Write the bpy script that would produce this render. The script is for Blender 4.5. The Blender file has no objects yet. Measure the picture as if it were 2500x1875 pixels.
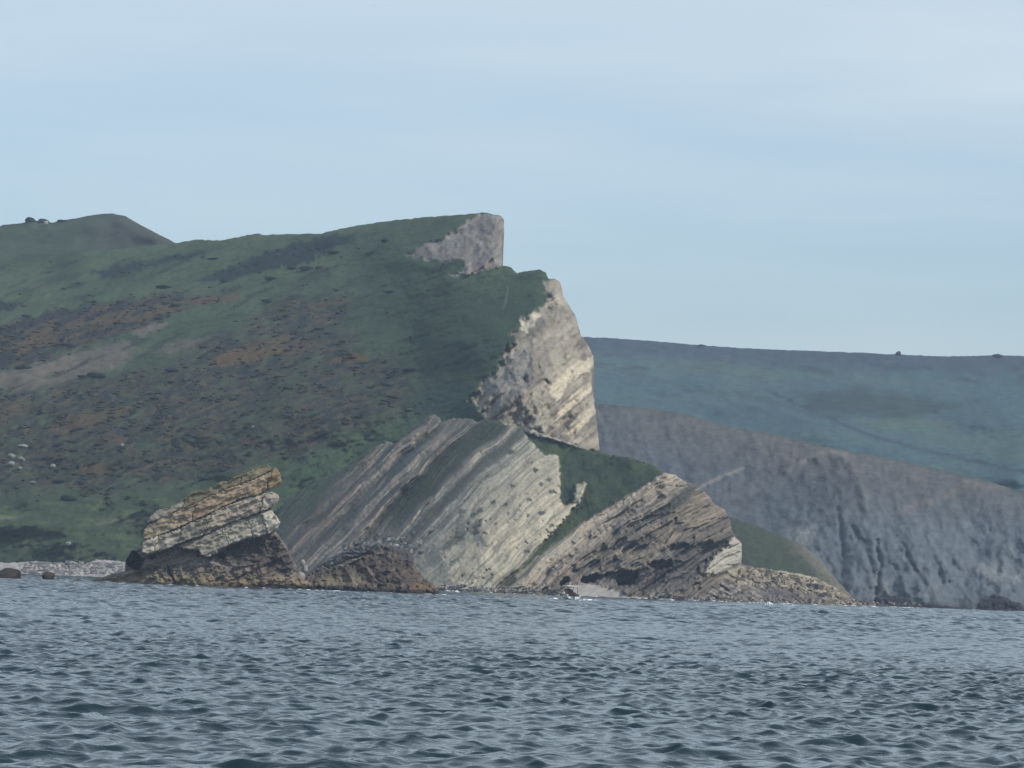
import bpy, math, random
import numpy as np
from mathutils import Matrix, Vector

random.seed(7)
rng = np.random.default_rng(7)
C = bpy.context.scene.collection
SC = bpy.context.scene

# ------------------------------------------------------------------ camera
CAM_H = 4.0
F = 10000.0                       # focal length in photo pixels (2500 wide)
ROLL = 0.0380
PITCH = math.atan(482.0 / F)
cd = bpy.data.cameras.new('camera')
cam = bpy.data.objects.new('camera', cd)
C.objects.link(cam)
cd.sensor_width = 36.0
cd.lens = 36.0 * F / 2500.0
cd.clip_start = 1.0
cd.clip_end = 60000.0
RM = Matrix.Rotation(math.pi / 2 + PITCH, 4, 'X') @ Matrix.Rotation(ROLL, 4, 'Z')
cam.matrix_world = Matrix.Translation((0, 0, CAM_H)) @ RM
SC.camera = cam
R3 = np.array(RM.to_3x3())

# ------------------------------------------------------------------ light
SUN_EL = math.radians(44.0)
SUN_AZ = math.radians(113.0)      # clockwise from +Y: behind the camera, to the right
sd_ = Vector((math.sin(SUN_AZ) * math.cos(SUN_EL), math.cos(SUN_AZ) * math.cos(SUN_EL), math.sin(SUN_EL)))
sl = bpy.data.lights.new('sun', 'SUN')
sl.energy = 3.1
sl.angle = math.radians(1.5)
sl.color = (1.0, 0.95, 0.88)
so = bpy.data.objects.new('sun', sl)
C.objects.link(so)
so.rotation_euler = sd_.to_track_quat('Z', 'Y').to_euler()
so.location = (300, -200, 600)

w = bpy.data.worlds.new('World')
SC.world = w
w.use_nodes = True
nt = w.node_tree
nt.nodes.clear()
N = nt.nodes.new
L = nt.links.new
sky = N('ShaderNodeTexSky')
sky.sky_type = 'NISHITA'
sky.sun_disc = False
sky.sun_elevation = SUN_EL
sky.sun_rotation = SUN_AZ
sky.air_density = 1.0
sky.dust_density = 0.8
sky.ozone_density = 2.0
tc = N('ShaderNodeTexCoord')
mp = N('ShaderNodeMapping')
mp.inputs['Scale'].default_value = (1.6, 1.6, 13.0)
mp.inputs['Rotation'].default_value = (0.05, -0.10, 0)
L(tc.outputs['Generated'], mp.inputs['Vector'])
n1 = N('ShaderNodeTexNoise')
n1.inputs['Scale'].default_value = 2.2
n1.inputs['Detail'].default_value = 5.0
n1.inputs['Roughness'].default_value = 0.5
L(mp.outputs['Vector'], n1.inputs['Vector'])
cr = N('ShaderNodeMapRange')
cr.interpolation_type = 'SMOOTHSTEP'
cr.inputs['From Min'].default_value = 0.38
cr.inputs['From Max'].default_value = 0.72
L(n1.outputs['Fac'], cr.inputs['Value'])
# thin high cloud gathers towards the upper sky
sep = N('ShaderNodeSeparateXYZ')
L(tc.outputs['Generated'], sep.inputs[0])
hr = N('ShaderNodeMapRange')
hr.interpolation_type = 'SMOOTHSTEP'
hr.inputs['From Min'].default_value = 0.080
hr.inputs['From Max'].default_value = 0.150
L(sep.outputs['Z'], hr.inputs['Value'])
am = N('ShaderNodeMath'); am.operation = 'MULTIPLY_ADD'
L(cr.outputs['Result'], am.inputs[0]); am.inputs[1].default_value = 0.35
am2 = N('ShaderNodeMath'); am2.operation = 'MULTIPLY'; am2.inputs[1].default_value = 0.62
L(hr.outputs['Result'], am2.inputs[0])
L(am2.outputs[0], am.inputs[2])
tint = N('ShaderNodeMix'); tint.data_type = 'RGBA'; tint.blend_type = 'MULTIPLY'
tint.inputs['Factor'].default_value = 1.0
L(sky.outputs['Color'], tint.inputs['A'])
tint.inputs['B'].default_value = (0.925, 0.99, 1.085, 1)
mx = N('ShaderNodeMix'); mx.data_type = 'RGBA'
zf = N('ShaderNodeMapRange')
zf.inputs['From Min'].default_value = 0.16; zf.inputs['From Max'].default_value = 0.65
zf.inputs['To Min'].default_value = 1.0; zf.inputs['To Max'].default_value = 0.50
L(sep.outputs['Z'], zf.inputs['Value'])
am3 = N('ShaderNodeMath'); am3.operation = 'MULTIPLY'
L(am.outputs[0], am3.inputs[0]); L(zf.outputs['Result'], am3.inputs[1])
L(am3.outputs[0], mx.inputs['Factor'])
L(tint.outputs['Result'], mx.inputs['A'])
mx.inputs['B'].default_value = (5.9, 6.7, 7.0, 1)
bg = N('ShaderNodeBackground')
bg.inputs['Strength'].default_value = 0.128
L(mx.outputs['Result'], bg.inputs['Color'])
ow = N('ShaderNodeOutputWorld')
L(bg.outputs[0], ow.inputs['Surface'])

vs = SC.view_settings
vs.view_transform = 'Standard'
vs.look = 'None'
vs.exposure = 0.0
vs.gamma = 1.0
vs.use_curve_mapping = False
SC.render.engine = 'CYCLES'
SC.cycles.max_bounces = 5
SC.cycles.volume_bounces = 0
SC.cycles.diffuse_bounces = 2
SC.cycles.glossy_bounces = 2

# ------------------------------------------------------------------ helpers
def ray(x, y):
    x = np.asarray(x, float); y = np.asarray(y, float)
    v = np.stack([(x - 1250) / F, -(y - 937.5) / F, -np.ones_like(x)], -1)
    return v @ R3.T

def U(x, y, d):
    """photo point (x, y) at d metres north of the camera -> world"""
    r = ray(x, y)
    k = np.asarray(d, float) / r[..., 1]
    p = r * k[..., None]
    p[..., 2] += CAM_H
    return p

def water_y(x, d):
    """photo row of the water surface at column x, distance d"""
    lo, hi = 1300.0, 1900.0
    for _ in range(40):
        m = (lo + hi) / 2
        if U(x, m, d)[2] > 0: lo = m
        else: hi = m
    return lo

def hsh(ix, iy, seed):
    h = (ix.astype(np.int64) * 374761393 + iy.astype(np.int64) * 668265263 + seed * 2147483647 + 1013904223) & 0xffffffff
    h = ((h ^ (h >> 13)) * 1274126177) & 0xffffffff
    h = ((h ^ (h >> 16)) * 2246822519) & 0xffffffff
    return (h ^ (h >> 15)) & 0xffffffff

def gn(x, y, seed=0):
    xi = np.floor(x); yi = np.floor(y)
    fx = x - xi; fy = y - yi
    ux = fx * fx * fx * (fx * (fx * 6 - 15) + 10)
    uy = fy * fy * fy * (fy * (fy * 6 - 15) + 10)
    def g(a, b):
        h = hsh(xi + a, yi + b, seed) * (2 * math.pi / 4294967296.0)
        return np.cos(h) * (fx - a) + np.sin(h) * (fy - b)
    a0 = g(0, 0); a1 = g(1, 0); b0 = g(0, 1); b1 = g(1, 1)
    p = a0 + ux * (a1 - a0); q = b0 + ux * (b1 - b0)
    return (p + uy * (q - p)) * 1.5

def fbm(x, y, o=4, seed=0, gain=0.5):
    s = 0; a = 1.0; t = 0
    for i in range(o):
        s = s + a * gn(x * 2**i + 17.3 * i, y * 2**i - 9.1 * i, seed + i * 31)
        t += a; a *= gain
    return s / t * 1.3

def ridg(x, y, o=4, seed=0):
    s = 0; a = 1.0; t = 0
    for i in range(o):
        s = s + a * (1 - 2 * np.abs(gn(x * 2**i + 5.3 * i, y * 2**i, seed + i * 13)))
        t += a; a *= 0.5
    return s / t

def cells(x, y, seed=0):
    """worley: distance to nearest, second nearest, cell random value"""
    xi = np.floor(x); yi = np.floor(y)
    d1 = np.full(x.shape, 9.0); d2 = np.full(x.shape, 9.0); r = np.zeros(x.shape)
    for a in (-1, 0, 1):
        for b in (-1, 0, 1):
            h = hsh(xi + a, yi + b, seed)
            px = xi + a + (h & 0xffff) / 65536.0; py = yi + b + (h >> 16) / 65536.0
            d = np.hypot(px - x, py - y)
            n = d < d1
            d2 = np.where(n, d1, np.minimum(d2, d))
            r = np.where(n, ((h >> 8) & 0xffff) / 65536.0, r)
            d1 = np.where(n, d, d1)
    return d1, d2, r

def bricks(s, t, lam, ln, seed=0, edge=.16):
    """broken bedding: a random height for every piece of every layer, with crisp but short steps"""
    a = s / lam
    k = np.floor(a); f = a - k
    def val(kk):
        h0 = (hsh(kk, kk * 0 + 3, seed) & 0xffff) / 65536.0
        b = t / ln * (.6 + .8 * h0) + h0 * 37.0
        m = np.floor(b); g = b - m
        def v(mm): return (hsh(kk, mm, seed + 5) & 0xffff) / 65536.0 - .5
        w_ = np.clip((g - (1 - edge)) / edge, 0, 1)
        return (v(m) * (1 - w_) + v(m + 1) * w_) * .6 + (h0 - .5) * .8
    w2 = np.clip((f - (1 - edge * 1.6)) / (edge * 1.6), 0, 1)
    return val(k) * (1 - w2) + val(k + 1) * w2

def ss(a, b, v):
    t = np.clip((v - a) / (b - a), 0, 1)
    return t * t * (3 - 2 * t)

def psd(poly, x, y, margin=None):
    """signed distance to a polygon, negative inside"""
    P = np.asarray(poly, float)
    out = np.full(x.shape, 1e4)
    if margin is not None:
        sel = (x > P[:, 0].min() - margin) & (x < P[:, 0].max() + margin) & (y > P[:, 1].min() - margin) & (y < P[:, 1].max() + margin)
    else:
        sel = np.ones(x.shape, bool)
    X = x[sel]; Y = y[sel]
    if X.size == 0: return out
    d = np.full(X.shape, 1e12); ins = np.zeros(X.shape, bool)
    n = len(P)
    for i in range(n):
        ax, ay = P[i]; bx, by = P[(i + 1) % n]
        ex, ey = bx - ax, by - ay
        wx = X - ax; wy = Y - ay
        t = np.clip((wx * ex + wy * ey) / (ex * ex + ey * ey + 1e-9), 0, 1)
        d = np.minimum(d, (wx - ex * t)**2 + (wy - ey * t)**2)
        c = (ay > Y) != (by > Y)
        if ey != 0:
            ins ^= c & (X < ex * (Y - ay) / ey + ax)
    d = np.sqrt(d)
    out[sel] = np.where(ins, -d, d)
    return out

def warp(x, y, amp, sc, seed=0, o=3):
    return x + amp * fbm(x / sc, y / sc, o, seed), y + amp * fbm(x / sc + 50, y / sc, o, seed + 7)

def pmask(poly, x, y, soft=4, amp=6, sc=20, seed=0):
    P = np.asarray(poly, float)
    m = amp * 2 + soft + 5
    sel = (x > P[:, 0].min() - m) & (x < P[:, 0].max() + m) & (y > P[:, 1].min() - m) & (y < P[:, 1].max() + m)
    out = np.zeros(x.shape)
    if sel.any():
        wx, wy = warp(x[sel], y[sel], amp, sc, seed)
        out[sel] = ss(soft, -soft, psd(poly, wx, wy))
    return out

def line_mask(pts, x, y, width, soft=2, amp=3, sc=18, seed=0):
    P = np.asarray(pts, float)
    m = width + soft + amp * 2 + 5
    sel = (x > P[:, 0].min() - m) & (x < P[:, 0].max() + m) & (y > P[:, 1].min() - m) & (y < P[:, 1].max() + m)
    out = np.zeros(x.shape)
    if not sel.any(): return out
    X, Y = warp(x[sel], y[sel], amp, sc, seed)
    d = np.full(X.shape, 1e9)
    for (ax, ay), (bx, by) in zip(P[:-1], P[1:]):
        ex, ey = bx - ax, by - ay
        t = np.clip(((X - ax) * ex + (Y - ay) * ey) / (ex * ex + ey * ey), 0, 1)
        d = np.minimum(d, np.hypot(X - ax - ex * t, Y - ay - ey * t))
    out[sel] = ss(width + soft, width - soft, d)
    return out

def tps(ctrl):
    c = np.array(ctrl, float); p = c[:, :2] / 500.0; n = len(c)
    def k(r): return np.where(r > 0, r * r * np.log(r + 1e-12), 0)
    K = k(np.hypot(p[:, None, 0] - p[None, :, 0], p[:, None, 1] - p[None, :, 1])) + np.eye(n) * 0.01
    A = np.zeros((n + 3, n + 3)); A[:n, :n] = K; A[:n, n] = 1; A[:n, n + 1:] = p; A[n, :n] = 1; A[n + 1:, :n] = p.T
    b = np.zeros(n + 3); b[:n] = c[:, 2]
    s = np.linalg.solve(A, b)
    def f(x, y):
        x = x / 500.0; y = y / 500.0
        o = s[n] + s[n + 1] * x + s[n + 2] * y
        for i in range(n):
            o = o + s[i] * k(np.hypot(x - p[i, 0], y - p[i, 1]))
        return o
    return f

def mkmesh(name, V, faces, col=None, mat=None, smooth=True, parent=None):
    """faces: list of int arrays (n,3) or (n,4)"""
    me = bpy.data.meshes.new(name)
    V = np.ascontiguousarray(V, np.float32)
    me.vertices.add(len(V)); me.vertices.foreach_set('co', V.ravel())
    loops = np.concatenate([f.ravel() for f in faces]).astype(np.int32)
    cnt = np.concatenate([np.full(len(f), f.shape[1]) for f in faces]).astype(np.int32)
    st = np.concatenate([[0], np.cumsum(cnt)[:-1]]).astype(np.int32)
    me.loops.add(len(loops)); me.loops.foreach_set('vertex_index', loops)
    me.polygons.add(len(cnt)); me.polygons.foreach_set('loop_start', st); me.polygons.foreach_set('loop_total', cnt)
    me.polygons.foreach_set('use_smooth', np.full(len(cnt), smooth))
    if col is not None:
        ca = me.color_attributes.new('albedo', 'FLOAT_COLOR', 'POINT')
        cc = np.ones((len(V), 4), np.float32); cc[:, :3] = np.clip(col, 0.003, 0.9)
        ca.data.foreach_set('color', cc.ravel())
    me.update(calc_edges=True)
    me.validate()
    o = bpy.data.objects.new(name, me)
    C.objects.link(o)
    if mat: me.materials.append(mat)
    if parent: o.parent = parent
    return o

def tag(o, label=None, cat=None, group=None, kind=None):
    if label: o['label'] = label
    if cat: o['category'] = cat
    if group: o['group'] = group
    if kind: o['kind'] = kind
    return o

def empty(name, loc=(0, 0, 0), rz=0):
    o = bpy.data.objects.new(name, None); C.objects.link(o)
    o.location = loc; o.rotation_euler = (0, 0, rz)
    return o

def relief(name, sdf, box, step, depth, paint, thick, mat, rnd=(10, 5), rough=(2, 12, 1), parent=None, origin=None, backz=-4.0, flat_back=False):
    """A solid carved from a traced outline: its front is a relief surface with its own distance at
    every point, its rim turns back and runs down to the ground behind."""
    x0, y0, x1, y1 = [float(_v) for _v in box]
    nx = int((x1 - x0) / step) + 1; ny = int((y1 - y0) / step) + 1
    gx, gy = np.meshgrid(x0 + np.arange(nx) * step, y0 + np.arange(ny) * step)
    X = gx.ravel().copy(); Y = gy.ravel().copy()
    am, sc_, sd0 = rough
    def S(x, y):
        wx, wy = (warp(x, y, am, sc_, sd0, 3) if am else (x, y))
        return sdf(wx, wy)
    s = S(X, Y)
    ins = s < 0
    near = (~ins) & (s < 1.9 * step)
    idx = np.where(near)[0]
    px = X[idx].copy(); py = Y[idx].copy()
    for _ in range(2):
        sv = S(px, py); e = 0.4 * step
        dx = (S(px + e, py) - sv) / e; dy = (S(px, py + e) - sv) / e
        g = np.maximum(dx * dx + dy * dy, 0.25)
        px -= np.clip(sv * dx / g, -2 * step, 2 * step) * 0.98; py -= np.clip(sv * dy / g, -2 * step, 2 * step) * 0.98
    X[idx] = px; Y[idx] = py
    s[idx] = 0
    keep = (ins | near).reshape(ny, nx); inn = ins.reshape(ny, nx)
    q = keep[:-1, :-1] & keep[1:, :-1] & keep[:-1, 1:] & keep[1:, 1:]
    q &= inn[:-1, :-1] | inn[1:, :-1] | inn[:-1, 1:] | inn[1:, 1:]
    ids = np.arange(nx * ny).reshape(ny, nx)
    j, i = np.where(q)
    quads = np.stack([ids[j, i], ids[j + 1, i], ids[j + 1, i + 1], ids[j, i + 1]], 1)
    used = np.unique(quads)
    re = np.full(nx * ny, -1); re[used] = np.arange(len(used))
    quads = re[quads]
    X = X[used]; Y = Y[used]; s = np.minimum(s[used], 0)
    D = depth(X, Y)
    r, dd = rnd
    t = np.clip(1 + s / r, 0, 1)
    D = D + dd * (1 - np.sqrt(np.maximum(1 - t * t, 0)))
    Pw = U(X, Y, D)
    col = paint(X, Y, s)
    # rim
    E = np.concatenate([quads[:, [0, 1]], quads[:, [1, 2]], quads[:, [2, 3]], quads[:, [3, 0]]])
    key = np.sort(E, 1); k = key[:, 0].astype(np.int64) * len(X) + key[:, 1]
    u, inv, c = np.unique(k, return_inverse=True, return_counts=True)
    B = E[c[inv] == 1]
    bv = np.unique(B)
    m = np.full(len(X), -1); m[bv] = len(X) + np.arange(len(bv))
    back = U(X[bv], Y[bv], D[bv] + thick)
    if not flat_back:
        mid = U(X[bv], Y[bv], D[bv] + thick * 0.35)
        mid[:, 2] = np.minimum(mid[:, 2], Pw[bv, 2] - 0.02 * thick)
        back[:, 2] = np.minimum(backz, Pw[bv, 2] - 1)
    else:
        mid = U(X[bv], Y[bv], D[bv] + thick * 0.5)
        mid[:, 2] -= 0.3
    V = np.concatenate([Pw, mid, back])
    m2 = m + len(bv)
    sk = np.stack([B[:, 1], B[:, 0], m[B[:, 0]], m[B[:, 1]]], 1)
    sk2 = np.stack([m[B[:, 1]], m[B[:, 0]], m2[B[:, 0]], m2[B[:, 1]]], 1)
    col = np.concatenate([col, col[bv], col[bv]])
    if origin is not None: V = V - np.asarray(origin)
    return mkmesh(name, V, [quads, sk, sk2], col, mat, True, parent)

def rgb(*a): return np.array(a, float)

class Paint:
    def __init__(s, x, y, base):
        s.x, s.y = x, y
        s.c = np.ones((len(x), 3)) * np.asarray(base)
    def mix(s, m, c):
        c = np.asarray(c, float)
        m = np.clip(m, 0, 1)[:, None]
        s.c = s.c * (1 - m) + c * m
    def mul(s, f):
        s.c = s.c * np.clip(f, 0.05, 4)[:, None]
    def poly(s, p, c, a=1.0, **k):
        s.mix(a * pmask(p, s.x, s.y, **k), c)
    def line(s, p, c, width, a=1.0, **k):
        s.mix(a * line_mask(p, s.x, s.y, width, **k), c)

# ------------------------------------------------------------------ materials
def terrain_mat(name, rough=0.95, bump=0.6, bscale=0.5, var=0.25, dist=1.0):
    m = bpy.data.materials.new(name); m.use_nodes = True
    t = m.node_tree; b = t.nodes['Principled BSDF']
    b.inputs['Roughness'].default_value = rough
    b.inputs['Specular IOR Level'].default_value = 0.15
    a = t.nodes.new('ShaderNodeAttribute'); a.attribute_name = 'albedo'
    g = t.nodes.new('ShaderNodeNewGeometry')
    n = t.nodes.new('ShaderNodeTexNoise'); n.inputs['Scale'].default_value = bscale
    n.inputs['Detail'].default_value = 6; n.inputs['Roughness'].default_value = 0.62
    t.links.new(g.outputs['Position'], n.inputs['Vector'])
    mr = t.nodes.new('ShaderNodeMapRange')
    mr.inputs['From Min'].default_value = 0.25; mr.inputs['From Max'].default_value = 0.75
    mr.inputs['To Min'].default_value = 1 - var; mr.inputs['To Max'].default_value = 1 + var
    t.links.new(n.outputs['Fac'], mr.inputs['Value'])
    mu = t.nodes.new('ShaderNodeVectorMath'); mu.operation = 'SCALE'
    t.links.new(a.outputs['Color'], mu.inputs[0]); t.links.new(mr.outputs['Result'], mu.inputs['Scale'])
    t.links.new(mu.outputs[0], b.inputs['Base Color'])
    bp = t.nodes.new('ShaderNodeBump'); bp.inputs['Strength'].default_value = bump; bp.inputs['Distance'].default_value = dist
    t.links.new(n.outputs['Fac'], bp.inputs['Height'])
    t.links.new(bp.outputs[0], b.inputs['Normal'])
    return m

def plain_mat(name, col, rough=0.5, metal=0.0, emit=None):
    m = bpy.data.materials.new(name); m.use_nodes = True
    t = m.node_tree; b = t.nodes['Principled BSDF']
    n = t.nodes.new('ShaderNodeTexNoise'); n.inputs['Scale'].default_value = 3.0; n.inputs['Detail'].default_value = 4
    tcn = t.nodes.new('ShaderNodeTexCoord'); t.links.new(tcn.outputs['Object'], n.inputs['Vector'])
    mr = t.nodes.new('ShaderNodeMapRange'); mr.inputs['To Min'].default_value = 0.82; mr.inputs['To Max'].default_value = 1.12
    t.links.new(n.outputs['Fac'], mr.inputs['Value'])
    mu = t.nodes.new('ShaderNodeVectorMath'); mu.operation = 'SCALE'; mu.inputs[0].default_value = col
    t.links.new(mr.outputs['Result'], mu.inputs['Scale']); t.links.new(mu.outputs[0], b.inputs['Base Color'])
    b.inputs['Roughness'].default_value = rough; b.inputs['Metallic'].default_value = metal
    return m

M_GRASS = terrain_mat('grass_slope', 1.0, 0.8, 0.35, 0.22, 1.2)
M_ROCK = terrain_mat('limestone', 0.95, 0.45, 0.5, 0.16, 0.6)
M_NEAR = terrain_mat('weathered_rock', 0.9, 0.6, 1.1, 0.2, 0.35)
M_FAR = terrain_mat('far_slope', 1.0, 0.7, 0.10, 0.18, 3.0)
M_BUSH = terrain_mat('scrub', 1.0, 0.9, 1.5, 0.3, 0.5)

GRASS = rgb(.038, .058, .027)
GRASS_L = rgb(.054, .080, .038)
GRASS_D = rgb(.022, .036, .022)
SCRUB = rgb(.012, .022, .021)
PURP = rgb(.021, .022, .026)
RUST = rgb(.088, .060, .027)
OLIVE = rgb(.095, .085, .038)
PINK = rgb(.125, .102, .082)

# ------------------------------------------------------------------ SEA
def build_sea():
    rows = [-60, -30, -10, 5, 20, 32, 44, 55, 64]
    d = 70.0
    while d < 700: rows.append(d); d += max(0.17, 0.17 + (d - 170) * 0.00125)
    while d < 1700: rows.append(d); d += 0.83 + (d - 700) * 0.002
    while d < 6600: rows.append(d); d *= 1.12
    rows.append(6600)
    rows = np.array(rows, float)
    tt = np.linspace(-0.140, 0.140, 390)
    side = np.concatenate([0.1405 + 0.0012 * np.cumsum(1.09 ** np.arange(36)), [0.62, 0.8, 1.1]])
    t = np.concatenate([-side[::-1], tt, side])
    D, T = np.meshgrid(rows, t, indexing='ij')
    x = (D + 30) * T; x = np.where(D < 0, (D + 90) * T, x); y = D.copy()
    spy = np.gradient(rows)[:, None] * np.ones_like(D)
    spx = np.abs(np.gradient(t))[None, :] * (D + 30)
    spy = np.maximum(spy, spx * .9)
    r = np.random.default_rng(3)
    ndet = 100
    z = np.zeros_like(D); ox = np.zeros_like(D); oy = np.zeros_like(D)
    gust = 1 + 0.3 * fbm(x / 60, y / 140, 3, 5)
    inner = (np.abs(T) < 0.6) & (D > 60) & (D < 2500)
    for i in range(ndet):
        lam = 0.36 * (8.5 / 0.36) ** ((i + 0.5) / ndet)
        ang = math.radians(-90 + 20 + r.normal(0, 56))
        k = 2 * math.pi / lam
        kx, ky = k * math.cos(ang), k * math.sin(ang)
        st = 0.036 if lam < .6 else (0.048 if lam < 1.35 else (0.024 if lam < 2.8 else 0.0135))
        if lam > 2.6: st = st * (1 + 2.0 * np.clip((D - 250) / 500, 0, 1))
        a = 1.1 * st / k
        ph = r.uniform(0, 6.283)
        fade = np.clip((lam / (2.2 * spy)) - 0.6, 0, 1)
        th = kx * x + ky * y + ph
        aa = a * fade * gust
        z += aa * np.cos(th)
        ox -= aa * .95 * (kx / k) * np.sin(th)
        oy -= aa * .95 * (ky / k) * np.sin(th)
    z *= inner; ox *= inner; oy *= inner
    oy -= 0.6 * np.maximum(z, -.05)
    V = np.stack([x + ox, y + oy, z], -1).reshape(-1, 3)
    ny, nx = D.shape
    ids = np.arange(nx * ny).reshape(ny, nx)
    q = np.stack([ids[:-1, :-1], ids[:-1, 1:], ids[1:, 1:], ids[1:, :-1]], -1).reshape(-1, 4)
    m = bpy.data.materials.new('sea_water'); m.use_nodes = True
    t_ = m.node_tree; b = t_.nodes['Principled BSDF']
    b.inputs['Base Color'].default_value = (0.008, 0.023, 0.029, 1)
    b.inputs['Roughness'].default_value = 0.06
    b.inputs['IOR'].default_value = 1.333
    g = t_.nodes.new('ShaderNodeNewGeometry')
    def noise(scale, sx, sy, det, rg=0.55):
        mpn = t_.nodes.new('ShaderNodeMapping'); mpn.inputs['Scale'].default_value = (sx, sy, 1)
        mpn.inputs['Rotation'].default_value = (0, 0, math.radians(14))
        t_.links.new(g.outputs['Position'], mpn.inputs['Vector'])
        n = t_.nodes.new('ShaderNodeTexNoise'); n.inputs['Scale'].default_value = scale
        n.inputs['Detail'].default_value = det; n.inputs['Roughness'].default_value = rg
        t_.links.new(mpn.outputs[0], n.inputs['Vector'])
        return n
    sy_ = t_.nodes.new('ShaderNodeSeparateXYZ'); t_.links.new(g.outputs['Position'], sy_.inputs[0])
    fr = t_.nodes.new('ShaderNodeMapRange'); fr.inputs['From Min'].default_value = 250; fr.inputs['From Max'].default_value = 1100; fr.inputs['To Min'].default_value = .3; fr.inputs['To Max'].default_value = 1.0
    t_.links.new(sy_.outputs['Y'], fr.inputs['Value'])
    na = noise(3.2, 0.6, 1.0, 4)
    nb = noise(0.30, 0.55, 1.0, 4)
    b1 = t_.nodes.new('ShaderNodeBump'); b1.inputs['Strength'].default_value = 0.8; b1.inputs['Distance'].default_value = 0.06
    b2 = t_.nodes.new('ShaderNodeBump'); b2.inputs['Distance'].default_value = 0.9; t_.links.new(fr.outputs['Result'], b2.inputs['Strength'])
    t_.links.new(na.outputs['Fac'], b1.inputs['Height']); t_.links.new(nb.outputs['Fac'], b2.inputs['Height'])
    t_.links.new(b2.outputs[0], b1.inputs['Normal']); t_.links.new(b1.outputs[0], b.inputs['Normal'])
    o = mkmesh('sea', V, [q], None, m)
    tag(o, kind='structure')
    return o
build_sea()

# ------------------------------------------------------------------ FAR HILL
def poly_sdf(P):
    return lambda x, y: psd(P, x, y)

FAR = [(1100, 800), (1300, 812), (1420, 822), (1500, 826), (1600, 833), (1700, 842), (1800, 849), (1900, 854), (2050, 859), (2180, 865), (2300, 870), (2380, 869), (2430, 867), (2500, 869), (2700, 880), (2950, 900), (2950, 1500), (1100, 1500)]
dfar = tps([(1100, 800, 3250), (1500, 826, 3250), (2000, 856, 3200), (2500, 869, 3150), (2950, 900, 3100), (1400, 1050, 2750), (2000, 1050, 2700), (2500, 1050, 2700), (2950, 1100, 2650), (1100, 1400, 2400), (2000, 1400, 2400), (2950, 1400, 2350)])
def depth_far(x, y):
    return dfar(x, y) + 55 * fbm(x / 330, y / 140, 3, 41) + 8 * fbm(x / 60, y / 25, 3, 42)
def paint_far(x, y, s):  # the blue tint of distant haze is put into these slope colours
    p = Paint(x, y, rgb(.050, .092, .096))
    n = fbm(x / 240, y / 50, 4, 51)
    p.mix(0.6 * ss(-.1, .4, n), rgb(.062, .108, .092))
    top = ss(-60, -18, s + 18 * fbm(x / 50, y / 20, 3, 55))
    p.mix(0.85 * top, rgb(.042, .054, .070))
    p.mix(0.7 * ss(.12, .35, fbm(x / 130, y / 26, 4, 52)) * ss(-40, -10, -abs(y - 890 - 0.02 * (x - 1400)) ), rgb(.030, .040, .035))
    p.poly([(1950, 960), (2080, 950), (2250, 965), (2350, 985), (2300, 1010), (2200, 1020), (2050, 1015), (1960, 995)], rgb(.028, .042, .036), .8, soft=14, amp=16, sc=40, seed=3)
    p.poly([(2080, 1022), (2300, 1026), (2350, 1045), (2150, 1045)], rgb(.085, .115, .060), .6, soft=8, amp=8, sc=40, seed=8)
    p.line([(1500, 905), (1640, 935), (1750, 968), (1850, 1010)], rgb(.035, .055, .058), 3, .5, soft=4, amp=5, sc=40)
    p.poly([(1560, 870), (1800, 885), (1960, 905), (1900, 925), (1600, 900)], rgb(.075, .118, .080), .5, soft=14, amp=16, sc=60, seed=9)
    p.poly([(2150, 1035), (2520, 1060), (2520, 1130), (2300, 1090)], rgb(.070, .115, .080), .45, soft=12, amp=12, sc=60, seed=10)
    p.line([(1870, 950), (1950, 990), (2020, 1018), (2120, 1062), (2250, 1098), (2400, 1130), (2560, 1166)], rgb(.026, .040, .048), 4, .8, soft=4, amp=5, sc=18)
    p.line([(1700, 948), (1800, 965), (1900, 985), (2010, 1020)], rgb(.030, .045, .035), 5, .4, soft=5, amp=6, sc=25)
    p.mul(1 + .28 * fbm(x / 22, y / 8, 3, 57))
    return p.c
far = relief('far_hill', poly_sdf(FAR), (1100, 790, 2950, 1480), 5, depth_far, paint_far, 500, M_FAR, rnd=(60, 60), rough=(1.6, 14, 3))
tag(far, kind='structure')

# ------------------------------------------------------------------ SHALE CLIFF (middle distance)
SHALE = [(1300, 975), (1465, 986), (1530, 991), (1594, 999), (1650, 1006), (1698, 1016), (1758, 1036), (1830, 1050), (1897, 1060), (1960, 1076), (2002, 1088), (2096, 1106), (2216, 1128), (2345, 1158), (2400, 1170), (2500, 1203), (2620, 1240), (2850, 1290), (2850, 1530), (1300, 1530)]
dsh = tps([(1300, 975, 2250), (1594, 1000, 2220), (1900, 1060, 2150), (2100, 1106, 2080), (2300, 1150, 2050), (2500, 1203, 2000), (2850, 1290, 1950), (1300, 1250, 2000), (1600, 1250, 1990), (1800, 1300, 1960), (2000, 1300, 1930), (2200, 1300, 1900), (2500, 1300, 1900), (2850, 1350, 1880), (1300, 1480, 1850), (1800, 1480, 1830), (2200, 1485, 1820), (2500, 1490, 1810), (2850, 1500, 1800), (2060, 1180, 2010), (1930, 1180, 2060), (2180, 1250, 1950)])
def gul(x, y):
    # gullies run down and to the right from the crest
    u = x - 0.30 * (y - 1100)
    return u
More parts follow.
